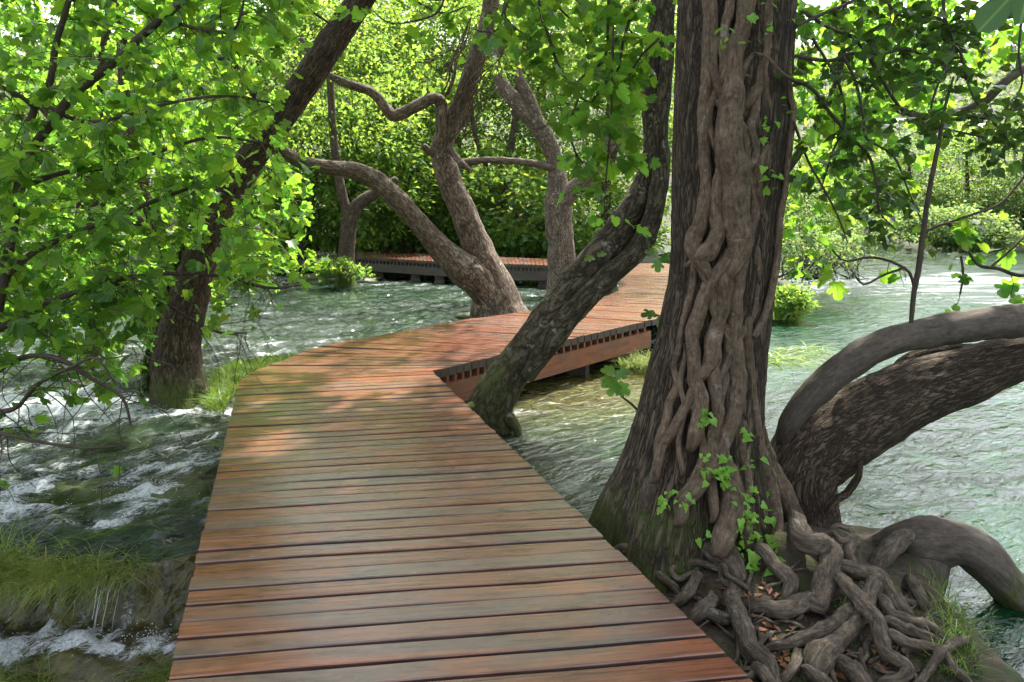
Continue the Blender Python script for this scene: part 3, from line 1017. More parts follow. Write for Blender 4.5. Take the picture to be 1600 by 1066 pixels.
def blob_foliage(lv, r, centre, radii, n_clump, per, size, mbt=None, shell=.55, twig=.012, up=.8):
    """a crown: clumps spread through an ellipsoid (more of them near its skin), leaves in each clump fan out in layers"""
    centre = np.array(centre, float)
    u = rand_unit(n_clump, r)
    rr = r.uniform(shell, 1.0, (n_clump, 1)) ** .7
    c = centre + u * rr * np.array(radii)
    cs = np.array(radii).mean() * r.uniform(.09, .24, n_clump)
    for k in range(n_clump):
        n = max(4, int(per * r.uniform(.5, 1.5)))
        o = r.normal(0, 1, (n, 3)) * np.array([1, 1, .42]) * cs[k]
        dirn = unit(unit(o) + .5 * u[k] + r.normal(0, .4, (n, 3)) + np.array([0, 0, -.25]))
        lv.add(c[k] + o, dirn, np.array(SUN) * up + .4 * unit(o) + r.normal(0, .35, (n, 3)), size * r.uniform(.6, 1.25, n))
        if mbt is not None and twig and r.random() < .5:
            mid = (centre + c[k]) / 2 + r.normal(0, .1, 3) * np.array(radii)
            tube(mbt, [centre + (c[k] - centre) * .2, mid, c[k]], [twig, twig * .6, twig * .25], nseg=4, step=.5)

# ------------------------------------------------------------------ the big ivy-clad tree
BT_Y = 4.25
bt_prof = [(-300, 1150, 84), (-200, 1150, 86), (0, 1150, 90), (200, 1140, 88), (400, 1130, 82), (500, 1118, 84), (600, 1102, 92), (700, 1088, 105), (780, 1078, 128), (840, 1072, 150), (900, 1075, 168)]
big = thing("ivy_clad_tree", "thick dark trunk beside the boardwalk wrapped in a braid of ivy stems", "tree", P(1090, 870, BT_Y))
mb = MB()
pts = [P(c, y, BT_Y) for (y, c, r) in bt_prof][::-1]
rad = [r * BT_Y / F * .98 for (y, c, r) in bt_prof][::-1]
def fl_big(q, th):
    w = np.exp(-q / .35)[:, None]
    return 1 + w * (.22 * np.sin(5 * th + .7) + .12 * np.sin(3 * th))[None]
tube(mb, pts, rad, nseg=190, step=.017, ridge=.008, amp=.015, scale=2, flare=fl_big, seed=3)
link("trunk", mb.mesh("trunk", M['bark_big']), big)
def bt_c(py):
    ys = [p[0] for p in bt_prof]
    return np.interp(py, ys, [p[1] for p in bt_prof]), np.interp(py, ys, [p[2] for p in bt_prof])
def on_trunk(px, py, rpx):
    c, r = bt_c(py)
    dx = np.clip((px - c) / r, -1, 1)
    Rr = r * BT_Y / F
    Y = BT_Y - Rr * math.sqrt(max(0, 1 - dx * dx)) - .5 * rpx * 4 / F
    return P(px, py, Y), rpx * Y / F

vine = thing("ivy_vine", "old ivy with braided woody stems climbing the thick trunk beside the boardwalk", "ivy", P(1130, 850, BT_Y - .35))
stems = [
 [(1104, -60, 7), (1106, 40, 7), (1104, 112, 8), (1099, 169, 8), (1101, 244, 9), (1103, 293, 9), (1095, 349, 11), (1084, 371, 12), (1088, 398, 12), (1100, 420, 11), (1112, 446, 9)],
 [(1112, -60, 6), (1114, 0, 6), (1116, 56, 6.5), (1114, 101, 7), (1121, 128, 8), (1131, 150, 9), (1140, 172, 9)],
 [(1172, -60, 13), (1163, 30, 13), (1151, 75, 13), (1148, 112, 14), (1146, 150, 16), (1140, 188, 20), (1140, 225, 20), (1148, 281, 21), (1151, 338, 20), (1157, 372, 18), (1152, 404, 15), (1141, 424, 12)],
 [(1128, 205, 8), (1125, 225, 9), (1127, 263, 9), (1121, 300, 10), (1118, 338, 10), (1122, 362, 11), (1112, 385, 12), (1098, 400, 12)],
 [(1205, -60, 9), (1200, 0, 9), (1196, 56, 9), (1193, 113, 9), (1196, 150, 9), (1204, 188, 9), (1207, 214, 9), (1189, 240, 9), (1181, 281, 9), (1185, 319, 9), (1196, 356, 9), (1198, 398, 9), (1190, 440, 9), (1183, 470, 8)],
 [(1157, 195, 6), (1165, 233, 7), (1166, 263, 7), (1174, 293, 7), (1178, 323, 8), (1174, 353, 8), (1159, 378, 8), (1144, 396, 9), (1130, 420, 9)],
 [(1127, 165, 6), (1144, 184, 7), (1163, 199, 5)],
 [(1240, -40, 8), (1232, 14, 8), (1214, 64, 8), (1202, 92, 7), (1188, 125, 7), (1170, 160, 7)],
 [(1141, 396, 9), (1124, 425, 10), (1110, 442, 10), (1101, 465, 10), (1090, 498, 10), (1082, 524, 10), (1084, 558, 11), (1087, 591, 11), (1094, 622, 11), (1092, 655, 11), (1084, 690, 10)],
 [(1113, 458, 7), (1115, 484, 7), (1127, 507, 7), (1138, 527, 8), (1139, 546, 8), (1135, 569, 7), (1124, 588, 7), (1115, 610, 6)],
 [(1180, 392, 8), (1180, 428, 8), (1177, 465, 8), (1172, 493, 8), (1158, 518, 8), (1144, 537, 8)],
 [(1160, 400, 10), (1152, 437, 10), (1149, 470, 11), (1149, 498, 11), (1145, 525, 10), (1147, 545, 9)],
 [(1130, 430, 10), (1130, 479, 11), (1121, 507, 11), (1113, 532, 12), (1114, 552, 12), (1108, 572, 11), (1094, 586, 9)],
 [(1149, 535, 11), (1149, 569, 12), (1153, 597, 12), (1149, 631, 12), (1141, 662, 12), (1130, 684, 12), (1126, 710, 12), (1139, 745, 14), (1144, 775, 16), (1138, 808, 17), (1128, 850, 18)],
 [(1166, 505, 9), (1166, 546, 9), (1169, 583, 9), (1172, 620, 10), (1177, 653, 11), (1182, 700, 13), (1198, 751, 14), (1208, 803, 14), (1211, 850, 13)],
 [(1113, 575, 9), (1118, 614, 9), (1121, 650, 9), (1115, 690, 9), (1117, 722, 11), (1090, 757, 13), (1066, 784, 13), (1064, 806, 10)],
 [(1134, 590, 6), (1124, 625, 7), (1118, 653, 7), (1112, 690, 7), (1108, 730, 8), (1113, 770, 8), (1115, 802, 6)],
 [(1085, 395, 5), (1080, 456, 5), (1068, 501, 5), (1060, 546, 5), (1053, 572, 5), (1058, 603, 6), (1046, 628, 6), (1042, 655, 7), (1030, 690, 7), (1026, 730, 6)],
 [(1086, 600, 6), (1079, 620, 7), (1065, 648, 7), (1051, 672, 8), (1034, 697, 8), (1024, 740, 7)],
 [(1084, 640, 5), (1096, 676, 5), (1099, 710, 6), (1088, 740, 6)],
 [(1185, 660, 8), (1197, 715, 12), (1222, 765, 14), (1243, 813, 14), (1250, 842, 13)],
 [(1120, 60, 5), (1129, 90, 5), (1124, 130, 5), (1110, 165, 6), (1108, 195, 6), (1117, 225, 6)],
 [(1178, 83, 3), (1165, 100, 5), (1155, 128, 5)],
 [(1186, 100, 6), (1180, 170, 7), (1172, 200, 7), (1180, 235, 7), (1172, 260, 6)],
 [(1215, 60, 7), (1221, 130, 7), (1216, 180, 8), (1200, 230, 8), (1196, 280, 8), (1206, 330, 7), (1200, 380, 7), (1192, 420, 6)],
 [(1160, 660, 7), (1158, 705, 8), (1168, 750, 8), (1160, 800, 9), (1168, 845, 9)],
 [(1150, -60, 7), (1140, 10, 7), (1132, 50, 7), (1136, 95, 8), (1130, 130, 8)],
 [(1215, -60, 6), (1220, 30, 6), (1208, 110, 6), (1214, 160, 6), (1208, 215, 7)],
 [(1112, 90, 3), (1125, 60, 3), (1140, 62, 3.5), (1190, 70, 3.5)],
 [(1163, 118, 2.5), (1185, 122, 2.5), (1205, 115, 2)],
 [(1070, 560, 3.5), (1063, 600, 4), (1070, 640, 4), (1060, 690, 4), (1066, 730, 4)],
 [(1188, 480, 5), (1180, 520, 6), (1184, 570, 6), (1181, 620, 7), (1186, 665, 7)],
]
for si, st in enumerate(stems):
    a = [on_trunk(*s) for s in st]
    mb = MB()
    pp, rd = [p for p, r in a], [r * 1.06 for p, r in a]
    for e, e2 in ((0, 1), (-1, -2)):             # both ends grow into the trunk
        dv = unit(pp[e] - pp[e2])
        for q_, f_ in ((.05, .62), (.16, .3)):
            x = pp[e] + dv * .055
            x[1] += q_
            pp.insert(0 if e == 0 else len(pp), x)
            rd.insert(0 if e == 0 else len(rd), rd[e] * f_)
    tube(mb, pp, rd, nseg=16, step=.015, amp=.22, scale=1.6, knots=.18, groove=.14, seed=si + 11)
    link("stem", mb.mesh("stem", M['vine']), vine)
# the loose stem that hangs away from the trunk on its river side
o = limb("stem", vine, [(1236, -40, 5, 4.1), (1232, 60, 5, 4.08), (1234, 143, 5, 4.05), (1240, 169, 5, 4.05), (1236, 210, 5, 4.05), (1230, 263, 5, 4.05), (1226, 300, 5, 4.05), (1219, 338, 5.5, 4.04), (1214, 406, 6, 4.02), (1205, 456, 6, 4.0), (1194, 496, 6, 3.98), (1178, 526, 6, 3.96)], M['vine'], nseg=10, step=.03, amp=.15, seed=60)
o = limb("stem", vine, [(1178, 83, 2.8, 3.9), (1200, 90, 2.8, 3.85), (1219, 112, 2.8, 3.85), (1240, 125, 2.6, 3.9), (1262, 130, 2.4, 4.0)], M['vine'], nseg=8, step=.03, seed=61)
# fresh leaves low on the trunk
lv = Leaves()
for (cx, cy, sxp, syp, n) in [(1042, 778, 13, 9, 16), (1118, 722, 20, 10, 22), (1128, 738, 10, 12, 14), (1163, 760, 6, 14, 10), (1168, 795, 16, 24, 36), (1186, 852, 26, 14, 40), (1185, 868, 14, 10, 12), (1085, 832, 8, 5, 5), (1236, 822, 6, 6, 7),
                              (1170, 712, 6, 6, 4), (1095, 652, 5, 10, 5), (1160, 665, 4, 14, 6), (1103, 648, 4, 6, 4), (1108, 700, 5, 5, 3), (1190, 190, 10, 10, 5), (1182, 222, 6, 8, 3), (1195, 275, 6, 20, 8), (1122, 60, 8, 10, 5), (1190, 30, 20, 24, 12), (1240, 60, 12, 30, 12), (1225, 165, 12, 20, 6)]:
    for _ in range(n):
        px, py = rng.normal(cx, sxp), rng.normal(cy, syp)
        p, r = on_trunk(px, py, 14)
        p = p + np.array([0, -.05 - abs(rng.normal(0, .04)), 0])
        lv.add(p, [rng.normal(0, .8), -.45 + rng.normal(0, .4), -.25 + rng.normal(0, .6)], [rng.normal(0, .5), -.6 + rng.normal(0, .3), .85 + rng.normal(0, .3)], rng.uniform(.016, .056))
lv.build(vine, 'ivy', 'leaf_ivy_fresh', singles=260, min_px=4)

# roots of the big tree
roots = [
 [(1019, 752, 13, .40), (1016, 789, 15, .26), (1021, 832, 14, .08), (1060, 845, 14, .06), (1102, 858, 17, .05), (1136, 874, 22, .04), (1150, 900, 18, .0)],
 [(1245, 813, 14, .1), (1252, 842, 16, .12), (1280, 851, 17, .12), (1297, 866, 18, .1), (1296, 892, 18, .07), (1287, 920, 18, .05), (1278, 946, 17, .05), (1266, 938, 16, .04), (1225, 954, 16, .04), (1197, 947, 12, .03), (1173, 951, 9, .0)],
 [(1150, 922, 9, .0), (1142, 933, 14, .05), (1153, 961, 15, .06), (1163, 988, 16, .06), (1173, 1016, 15, .05), (1197, 1034, 13, .04), (1208, 1056, 11, .02), (1215, 1085, 9, 0)],
 [(1188, 860, 12, .08), (1211, 885, 13, .05), (1235, 909, 13, .03), (1228, 940, 10, -.02)],
 [(1300, 888, 9, .06), (1345, 894, 11, .10), (1376, 903, 11, .09), (1390, 923, 11, .07), (1407, 947, 10, .04), (1422, 963, 8, .0)],
 [(1305, 900, 9, .07), (1328, 920, 12, .12), (1348, 944, 12, .11), (1369, 968, 12, .09), (1376, 999, 12, .07), (1386, 1023, 12, .05), (1414, 1043, 11, .03), (1408, 1060, 10, .02), (1379, 1068, 9, .0)],
 [(1366, 912, 11, .10), (1348, 951, 13, .05), (1331, 981, 13, .05), (1307, 1005, 16, .05), (1282, 1030, 22, .04), (1272, 1052, 18, .0)],
 [(1330, 956, 12, .05), (1297, 981, 12, .05), (1266, 992, 10, .05), (1232, 1005, 8, .04), (1200, 1012, 5, .0)],
 [(1375, 935, 8, .05), (1396, 961, 9, .05), (1424, 971, 9, .04), (1455, 981, 8, .04), (1477, 1004, 5, .0)],
 [(1383, 971, 7, .04), (1414, 983, 8, .04), (1448, 994, 7, .03), (1475, 1010, 5, .0)],
 [(1508, 1000, 6, .02), (1472, 1019, 8, .05), (1455, 1043, 7, .04), (1436, 1068, 7, .02), (1420, 1090, 6, 0)],
 [(1470, 1016, 6, .05), (1489, 1043, 7, .03), (1515, 1070, 6, .0)],
 [(1386, 995, 9, .03), (1424, 1008, 10, .03), (1462, 1018, 8, .01)],
 [(1335, 846, 10, .12), (1326, 866, 10, .08), (1338, 890, 9, .03)],
 [(1300, 828, 4, .14), (1324, 826, 4.5, .15), (1332, 837, 5, .14), (1314, 845, 5, .13), (1298, 834, 4, .13)],
 [(1314, 1036, 12, .02), (1330, 1048, 15, .03), (1352, 1070, 15, .02)],
 [(1247, 1020, 8, .0), (1243, 1036, 9, .04), (1232, 1054, 8, .03), (1220, 1068, 6, .0)],
 [(1117, 940, 9, .02), (1096, 953, 12, .04), (1080, 972, 8, .0)],
 [(1104, 962, 8, .02), (1130, 966, 10, .03), (1160, 970, 8, .0)],
 [(968, 860, 9, .04), (1009, 862, 11, .06), (1050, 858, 9, .04)],
 [(1014, 868, 6, .03), (1022, 890, 7, .05), (1040, 906, 7, .05), (1058, 924, 6, .01)],
 [(1092, 900, 8, .03), (1074, 928, 10, .04), (1052, 946, 7, .0)],
 [(1030, 884, 5, .03), (1071, 877, 5.5, .06), (1108, 884, 5, .04), (1140, 900, 4, .02)],
 [(1062, 880, 4, .05), (1050, 893, 4.5, .07), (1062, 905, 4, .05), (1090, 895, 4, .05)],
 [(1128, 884, 4, .08), (1138, 900, 4, .06), (1158, 912, 4, .05), (1172, 926, 3, .0)],
 [(1260, 1050, 9, .02), (1280, 1062, 11, .03), (1300, 1085, 10, .0)],
 [(1180, 1046, 9, .03), (1196, 1056, 12, .04), (1206, 1080, 10, .0)],
 [(1420, 905, 9, .05), (1440, 940, 10, .02), (1450, 965, 8, -.05)],
]
for ri, rt in enumerate(roots):
    mb = MB()
    pts = [on_soil(x, y, lf + .010) for (x, y, r, lf) in rt]
    rad = [.9 * r * p[1] / F for (x, y, r, lf), p in zip(rt, pts)]
    if ri != 0:
        a = pts[0] + (pts[0] - pts[1]) * .25; a[2] = soil_at(a[0], a[1]) - .10
        pts = [a] + pts; rad = [rad[0] * .8] + rad
    a = pts[-1] + (pts[-1] - pts[-2]) * .35; a[2] = soil_at(a[0], a[1]) - .08
    pts = pts + [a]; rad = rad + [rad[-1] * .6]
    tube(mb, pts, rad, nseg=18, step=.012, amp=.22, scale=1.8, knots=.34, groove=.22, seed=ri + 101)
    link("root", mb.mesh("root", M['root']), big)
for k in range(130):                         # the thin feeder roots between them
    px, py = rng.uniform(990, 1440), 0
    py = rng.uniform(max(868, 868 + (px - 1000) * .05), 1066)
    if px < 960 + (py - 850) * 1.04 + 25:
        continue
    a = rng.uniform(0, 2 * np.pi)
    pts, x, y = [], px, py
    for j in range(5):
        pts.append(on_soil(x, min(y, 1100), .012 + .02 * math.sin(j * .8)))
        a += rng.normal(0, .5)
        x += 13 * math.cos(a); y += 10 * math.sin(a)
    mb = MB()
    r0 = rng.uniform(.003, .013) if k % 5 else rng.uniform(.013, .022)
    tube(mb, pts, np.linspace(r0, r0 * .35, 5), nseg=7, step=.025, amp=.3, seed=k + 200)
    link("root", mb.mesh("root", M['root']), big)

# ------------------------------------------------------------------ leaning and arching trunks on the river side
lean = thing("leaning_tree", "rough-barked limb leaning out over the river to the right of the ivy-clad trunk", "tree", P(1275, 860, 4.5))
limb("trunk", lean, [(1284, 880, 44, 4.5), (1272, 836, 42, 4.5), (1262, 790, 47, 4.5), (1252, 750, 55, 4.5), (1266, 712, 58, 4.5), (1308, 678, 56, 4.47), (1352, 652, 53, 4.44), (1430, 612, 48, 4.4), (1505, 588, 42, 4.35), (1600, 556, 33, 4.3), (1720, 520, 28, 4.2), (1900, 440, 22, 4.1)], M['bark_limb'], nseg=120, step=.012, ridge=.009, amp=.10, knots=.06, seed=21)
limb("limb", lean, [(1222, 700, 8, 4.52), (1226, 676, 14, 4.44), (1244, 646, 18, 4.38), (1276, 610, 21, 4.34), (1325, 569, 22, 4.3), (1390, 535, 22, 4.28), (1470, 517, 24, 4.25), (1540, 506, 24, 4.2), (1600, 500, 26, 4.2), (1740, 480, 24, 4.1), (1950, 380, 18, 4.0)], M['bark_smooth'], nseg=48, step=.02, amp=.12, knots=.14, groove=.05, seed=22)
limb("limb", lean, [(1390, 590, 8, 4.5), (1420, 566, 13, 4.55), (1470, 552, 14, 4.5), (1520, 545, 8, 4.4)], M['bark_limb'], nseg=24, step=.02, amp=.1, seed=25)
limb("dead_twig", lean, [(1290, 800, 8, 4.35), (1300, 786, 6.5, 4.3), (1324, 769, 6, 4.28), (1341, 745, 5.5, 4.25), (1345, 721, 4, 4.25)], M['bark_limb'], nseg=10, step=.02, amp=.25, seed=23)
limb("sprout", lean, [(1423, 512, 3.5, 4.25), (1428, 458, 4, 4.25), (1435, 421, 4.5, 4.25), (1445, 345, 4, 4.25), (1451, 304, 3.8, 4.25), (1468, 216, 3.2, 4.25), (1476, 170, 2.4, 4.25), (1490, 120, 1.6, 4.25)], M['twig'], nseg=8, step=.04, amp=.15, seed=24)

arch = thing("arching_trunk", "smooth grey-brown trunk arching low over the water at the right edge", "tree", P(1430, 960, 4.15))
limb("trunk", arch, [(1338, 862, 14, 4.3), (1369, 853, 17, 4.28), (1403, 846, 24, 4.22), (1436, 846, 34, 4.18), (1470, 848, 36, 4.15), (1505, 852, 31, 4.12), (1541, 876, 29, 4.1), (1575, 915, 29, 4.1), (1605, 955, 30, 4.1), (1650, 1030, 32, 4.05), (1690, 1120, 32, 4.0)], M['bark_smooth'], nseg=64, step=.015, amp=.12, knots=.14, groove=.06, seed=31)
limb("trunk", arch, [(1450, 846, 34, 4.18), (1442, 885, 36, 4.17), (1432, 925, 35, 4.16), (1424, 960, 40, 4.15), (1418, 1000, 46, 4.15)], M['bark_smooth'], nseg=64, step=.015, amp=.08, knots=.1, seed=32)
limb("root", arch, [(1432, 836, 9, 4.2), (1408, 842, 13, 4.08), (1385, 866, 14, 3.98), (1366, 892, 13, 3.93), (1357, 926, 12, 3.85), (1352, 960, 9, 3.75)], M['root'], nseg=20, step=.015, amp=.15, knots=.2, seed=33)

# ------------------------------------------------------------------ leaning double tree in the middle
dbl = thing("leaning_tree", "mossy double trunk leaning right from the inner corner of the boardwalk", "tree", P(768, 660, 7.4))
def fl_d(q, th):
    return 1 + (np.exp(-q / .25)[:, None]) * (.25 * np.sin(3 * th + 1) + .15 * np.sin(5 * th))[None]
limb("trunk", dbl, [(758, 690, 46, 7.4), (764, 640, 36, 7.4), (791, 590, 30, 7.4), (825, 542, 27, 7.4), (862, 492, 26, 7.45), (902, 441, 25, 7.5), (943, 391, 25, 7.5), (978, 347, 23, 7.55), (1004, 300, 21, 7.6), (1022, 245, 18, 7.6), (1022, 189, 17, 7.6), (1016, 142, 15, 7.6), (1024, 67, 16, 7.6), (1036, 0, 17, 7.6), (1050, -120, 14, 7.7), (1060, -260, 10, 7.9)], M['bark_mossy'], nseg=56, step=.03, amp=.10, knots=.12, flare=fl_d, seed=41)
limb("limb", dbl, [(822, 590, 12, 7.25), (862, 530, 17, 7.25), (909, 474, 17, 7.25), (953, 430, 17, 7.3), (993, 394, 16, 7.35), (1014, 357, 15, 7.4), (1028, 304, 14, 7.4), (1034, 253, 13, 7.45), (1032, 200, 12, 7.5), (1040, 120, 11, 7.5), (1044, 0, 11, 7.6)], M['bark_mossy'], nseg=40, step=.03, amp=.12, knots=.12, seed=42)
for k, sp in enumerate([[(740, 640, 14, 7.3), (728, 640, 9, 7.2), (715, 655, 6, 7.1)], [(790, 650, 12, 7.3), (806, 668, 8, 7.2), (812, 690, 5, 7.15)]]):
    limb("root", dbl, sp, M['bark_mossy'], nseg=16, step=.03, amp=.2, seed=43 + k)

# ------------------------------------------------------------------ forked tree behind the bend
fork = thing("forked_tree", "grey forked tree with an arched stem rising behind the boardwalk bend", "tree", P(775, 495, 12.3))
def fl_f(q, th):
    return 1 + (np.exp(-q / .35)[:, None]) * (.18 * np.sin(4 * th + 1) + .1 * np.sin(7 * th))[None]
limb("trunk", fork, [(785, 530, 56, 12.3), (778, 492, 44, 12.3), (772, 455, 34, 12.3), (760, 418, 26, 12.3), (741, 374, 22, 12.3), (724, 331, 20, 12.3), (704, 287, 19, 12.3), (691, 243, 18, 12.3), (694, 215, 16, 12.3), (706, 190, 14, 12.3), (724, 152, 13.5, 12.3), (737, 111, 14, 12.3), (752, 67, 13, 12.3), (764, 20, 12, 12.4), (770, -60, 11, 12.4), (780, -200, 8, 12.5)], M['bark_grey'], nseg=56, step=.04, amp=.06, knots=.08, flare=fl_f, seed=51)
limb("limb", fork, [(768, 470, 22, 12.15), (745, 438, 26, 12.1), (722, 419, 25, 12.05), (697, 396, 20, 12), (670, 367, 16.5, 11.9), (640, 333, 15.5, 11.8), (616, 307, 16, 11.7), (584, 281, 15, 11.6), (552, 267, 13, 11.4), (518, 262, 11, 11.2), (467, 252, 10, 10.9), (430, 225, 9, 10.6), (400, 180, 7, 10.3)], M['bark_grey'], nseg=40, step=.04, amp=.08, knots=.12, seed=52)
limb("limb", fork, [(690, 222, 9, 12.2), (689, 189, 9, 12.1), (690, 164, 9, 12.1), (677, 154, 9, 12), (650, 166, 9.5, 12), (618, 181, 9.5, 11.9), (602, 168, 8, 11.9), (582, 145, 7.5, 11.8), (555, 135, 7, 11.7), (528, 125, 6, 11.6), (500, 105, 5, 11.5), (470, 60, 4, 11.4)], M['bark_grey'], nseg=24, step=.03, amp=.12, knots=.15, seed=53)
limb("stub", fork, [(682, 240, 8, 12.2), (668, 234, 6, 12.1), (661, 228, 5, 12.05)], M['bark_grey'], nseg=16, step=.03, amp=.2, seed=54)
limb("limb", fork, [(702, 230, 6, 12.1), (712, 245, 6, 12), (724, 258, 5, 11.9), (734, 266, 4, 11.9)], M['bark_grey'], nseg=12, step=.03, amp=.2, seed=55)
for k in range(26):                          # dead creeper stems along the upper trunk
    x0, y0 = rng.uniform(690, 735), rng.uniform(120, 230)
    pts = [(x0, y0, 1.6, 12.0)]
    x, y = x0, y0
    for j in range(4):
        x += rng.normal(10, 7); y -= rng.uniform(15, 34)
        pts.append((x, y, 1.4 - .2 * j, 12.0 + rng.normal(0, .12)))
    limb("creeper_stem", fork, pts, M['vine'], nseg=5, step=.1, seed=60 + k)

fard = thing("forked_tree", "pale brown Y-shaped tree standing in front of the far boardwalk", "tree", P(877, 440, 20))
limb("trunk", fard, [(882, 470, 30, 20), (878, 431, 23, 20), (877, 390, 21, 20), (873, 345, 20.5, 20), (872, 315, 21, 20), (872, 292, 17, 20), (868, 260, 12.5, 20), (858, 226, 13, 19.9), (842, 198, 14, 19.9), (811, 164, 13, 19.8), (786, 136, 10.5, 19.8), (775, 101, 8.5, 19.8), (780, 67, 7.5, 19.8), (768, 27, 7, 19.8), (764, -60, 6, 19.9)], M['bark_grey'], nseg=40, step=.06, amp=.07, knots=.1, seed=71)
limb("limb", fard, [(872, 318, 16, 19.9), (889, 302, 15, 19.9), (914, 280, 13, 19.8), (936, 245, 14, 19.8), (956, 210, 14, 19.7), (980, 175, 14, 19.7), (998, 142, 13, 19.7), (1020, 100, 11, 19.8), (1040, 20, 9, 20)], M['bark_grey'], nseg=28, step=.06, amp=.08, knots=.1, seed=72)
limb("limb", fard, [(845, 200, 9, 19.7), (828, 154, 8.5, 19.7), (811, 120, 7, 19.7), (808, 91, 6.5, 19.7), (797, 62, 6, 19.7), (778, 20, 5, 19.7), (772, -40, 4, 19.7)], M['bark_grey'], nseg=20, step=.06, amp=.1, knots=.1, seed=73)
limb("limb", fard, [(866, 263, 7, 19.9), (845, 258, 6, 19.8), (815, 253, 5.5, 19.8), (767, 250, 5, 19.7), (727, 252, 4, 19.7), (690, 262, 3, 19.7)], M['bark_grey'], nseg=14, step=.08, amp=.15, seed=74)

# ------------------------------------------------------------------ tree on the left
left_t = thing("left_tree", "brown tree with ivy on one side standing in the rapids left of the boardwalk", "tree", P(285, 630, 7.9))
def fl_l(q, th):
    return 1 + (np.exp(-q / .22)[:, None]) * (.22 * np.sin(4 * th) + .13 * np.sin(7 * th + 1))[None]
limb("trunk", left_t, [(288, 665, 52, 7.9), (284, 628, 44, 7.9), (276, 570, 37, 7.9), (282, 510, 33, 7.9), (302, 440, 29, 7.9), (328, 355, 25, 7.9), (345, 320, 24, 7.9), (366, 287, 23, 7.9), (415, 216, 22, 7.9), (466, 145, 22, 7.9), (506, 84, 22, 7.9), (540, 34, 21, 7.9), (575, -20, 20, 7.9), (640, -130, 17, 7.8), (690, -260, 12, 7.6)], M['bark_left'], nseg=90, step=.022, ridge=.010, amp=.08, flare=fl_l, seed=81)
limb("limb", left_t, [(300, 470, 12, 8.1), (270, 420, 12, 8.2), (240, 340, 11, 8.3), (212, 250, 10, 8.4), (196, 160, 9, 8.5), (190, 60, 8, 8.6), (170, -60, 7, 8.7), (150, -200, 5, 8.7)], M['bark_left'], nseg=24, step=.05, amp=.1, seed=82)
limb("limb", left_t, [(268, 400, 9, 8.2), (200, 330, 8, 8.1), (120, 240, 8, 8.0), (60, 160, 7, 7.9), (0, 150, 7, 7.8), (-80, 120, 6, 7.8)], M['bark_left'], nseg=20, step=.05, amp=.12, seed=83)
limb("limb", left_t, [(420, 208, 9, 7.8), (400, 150, 7, 7.6), (360, 100, 6, 7.4), (300, 70, 5, 7.2)], M['bark_left'], nseg=14, step=.05, amp=.12, seed=84)
r = np.random.default_rng(5)
lv = Leaves()
n = 1500
py = r.uniform(330, 620, n)
cx = np.interp(py, [330, 440, 510, 570, 625], [338, 300, 282, 274, 280])
rw = np.interp(py, [330, 440, 570, 625], [26, 32, 40, 46])
ang = r.uniform(-2.9, -1.0, n)
for k in range(n):
    R_ = rw[k] * 7.9 / F * (1.02 + abs(r.normal(0, .13)))
    c = P(cx[k], py[k], 7.9)
    u = np.array([math.sin(ang[k]), -math.cos(ang[k]), 0])
    lv.add(c + u * R_, [u[0] * .3 + r.normal(0, .4), u[1] * .3, -.8], u * .9 + np.array([0, 0, .5]) + r.normal(0, .3, 3), r.uniform(.04, .085))
lv.build(left_t, 'ivy', 'leaf_ivy', singles=0, name="ivy_leaves")

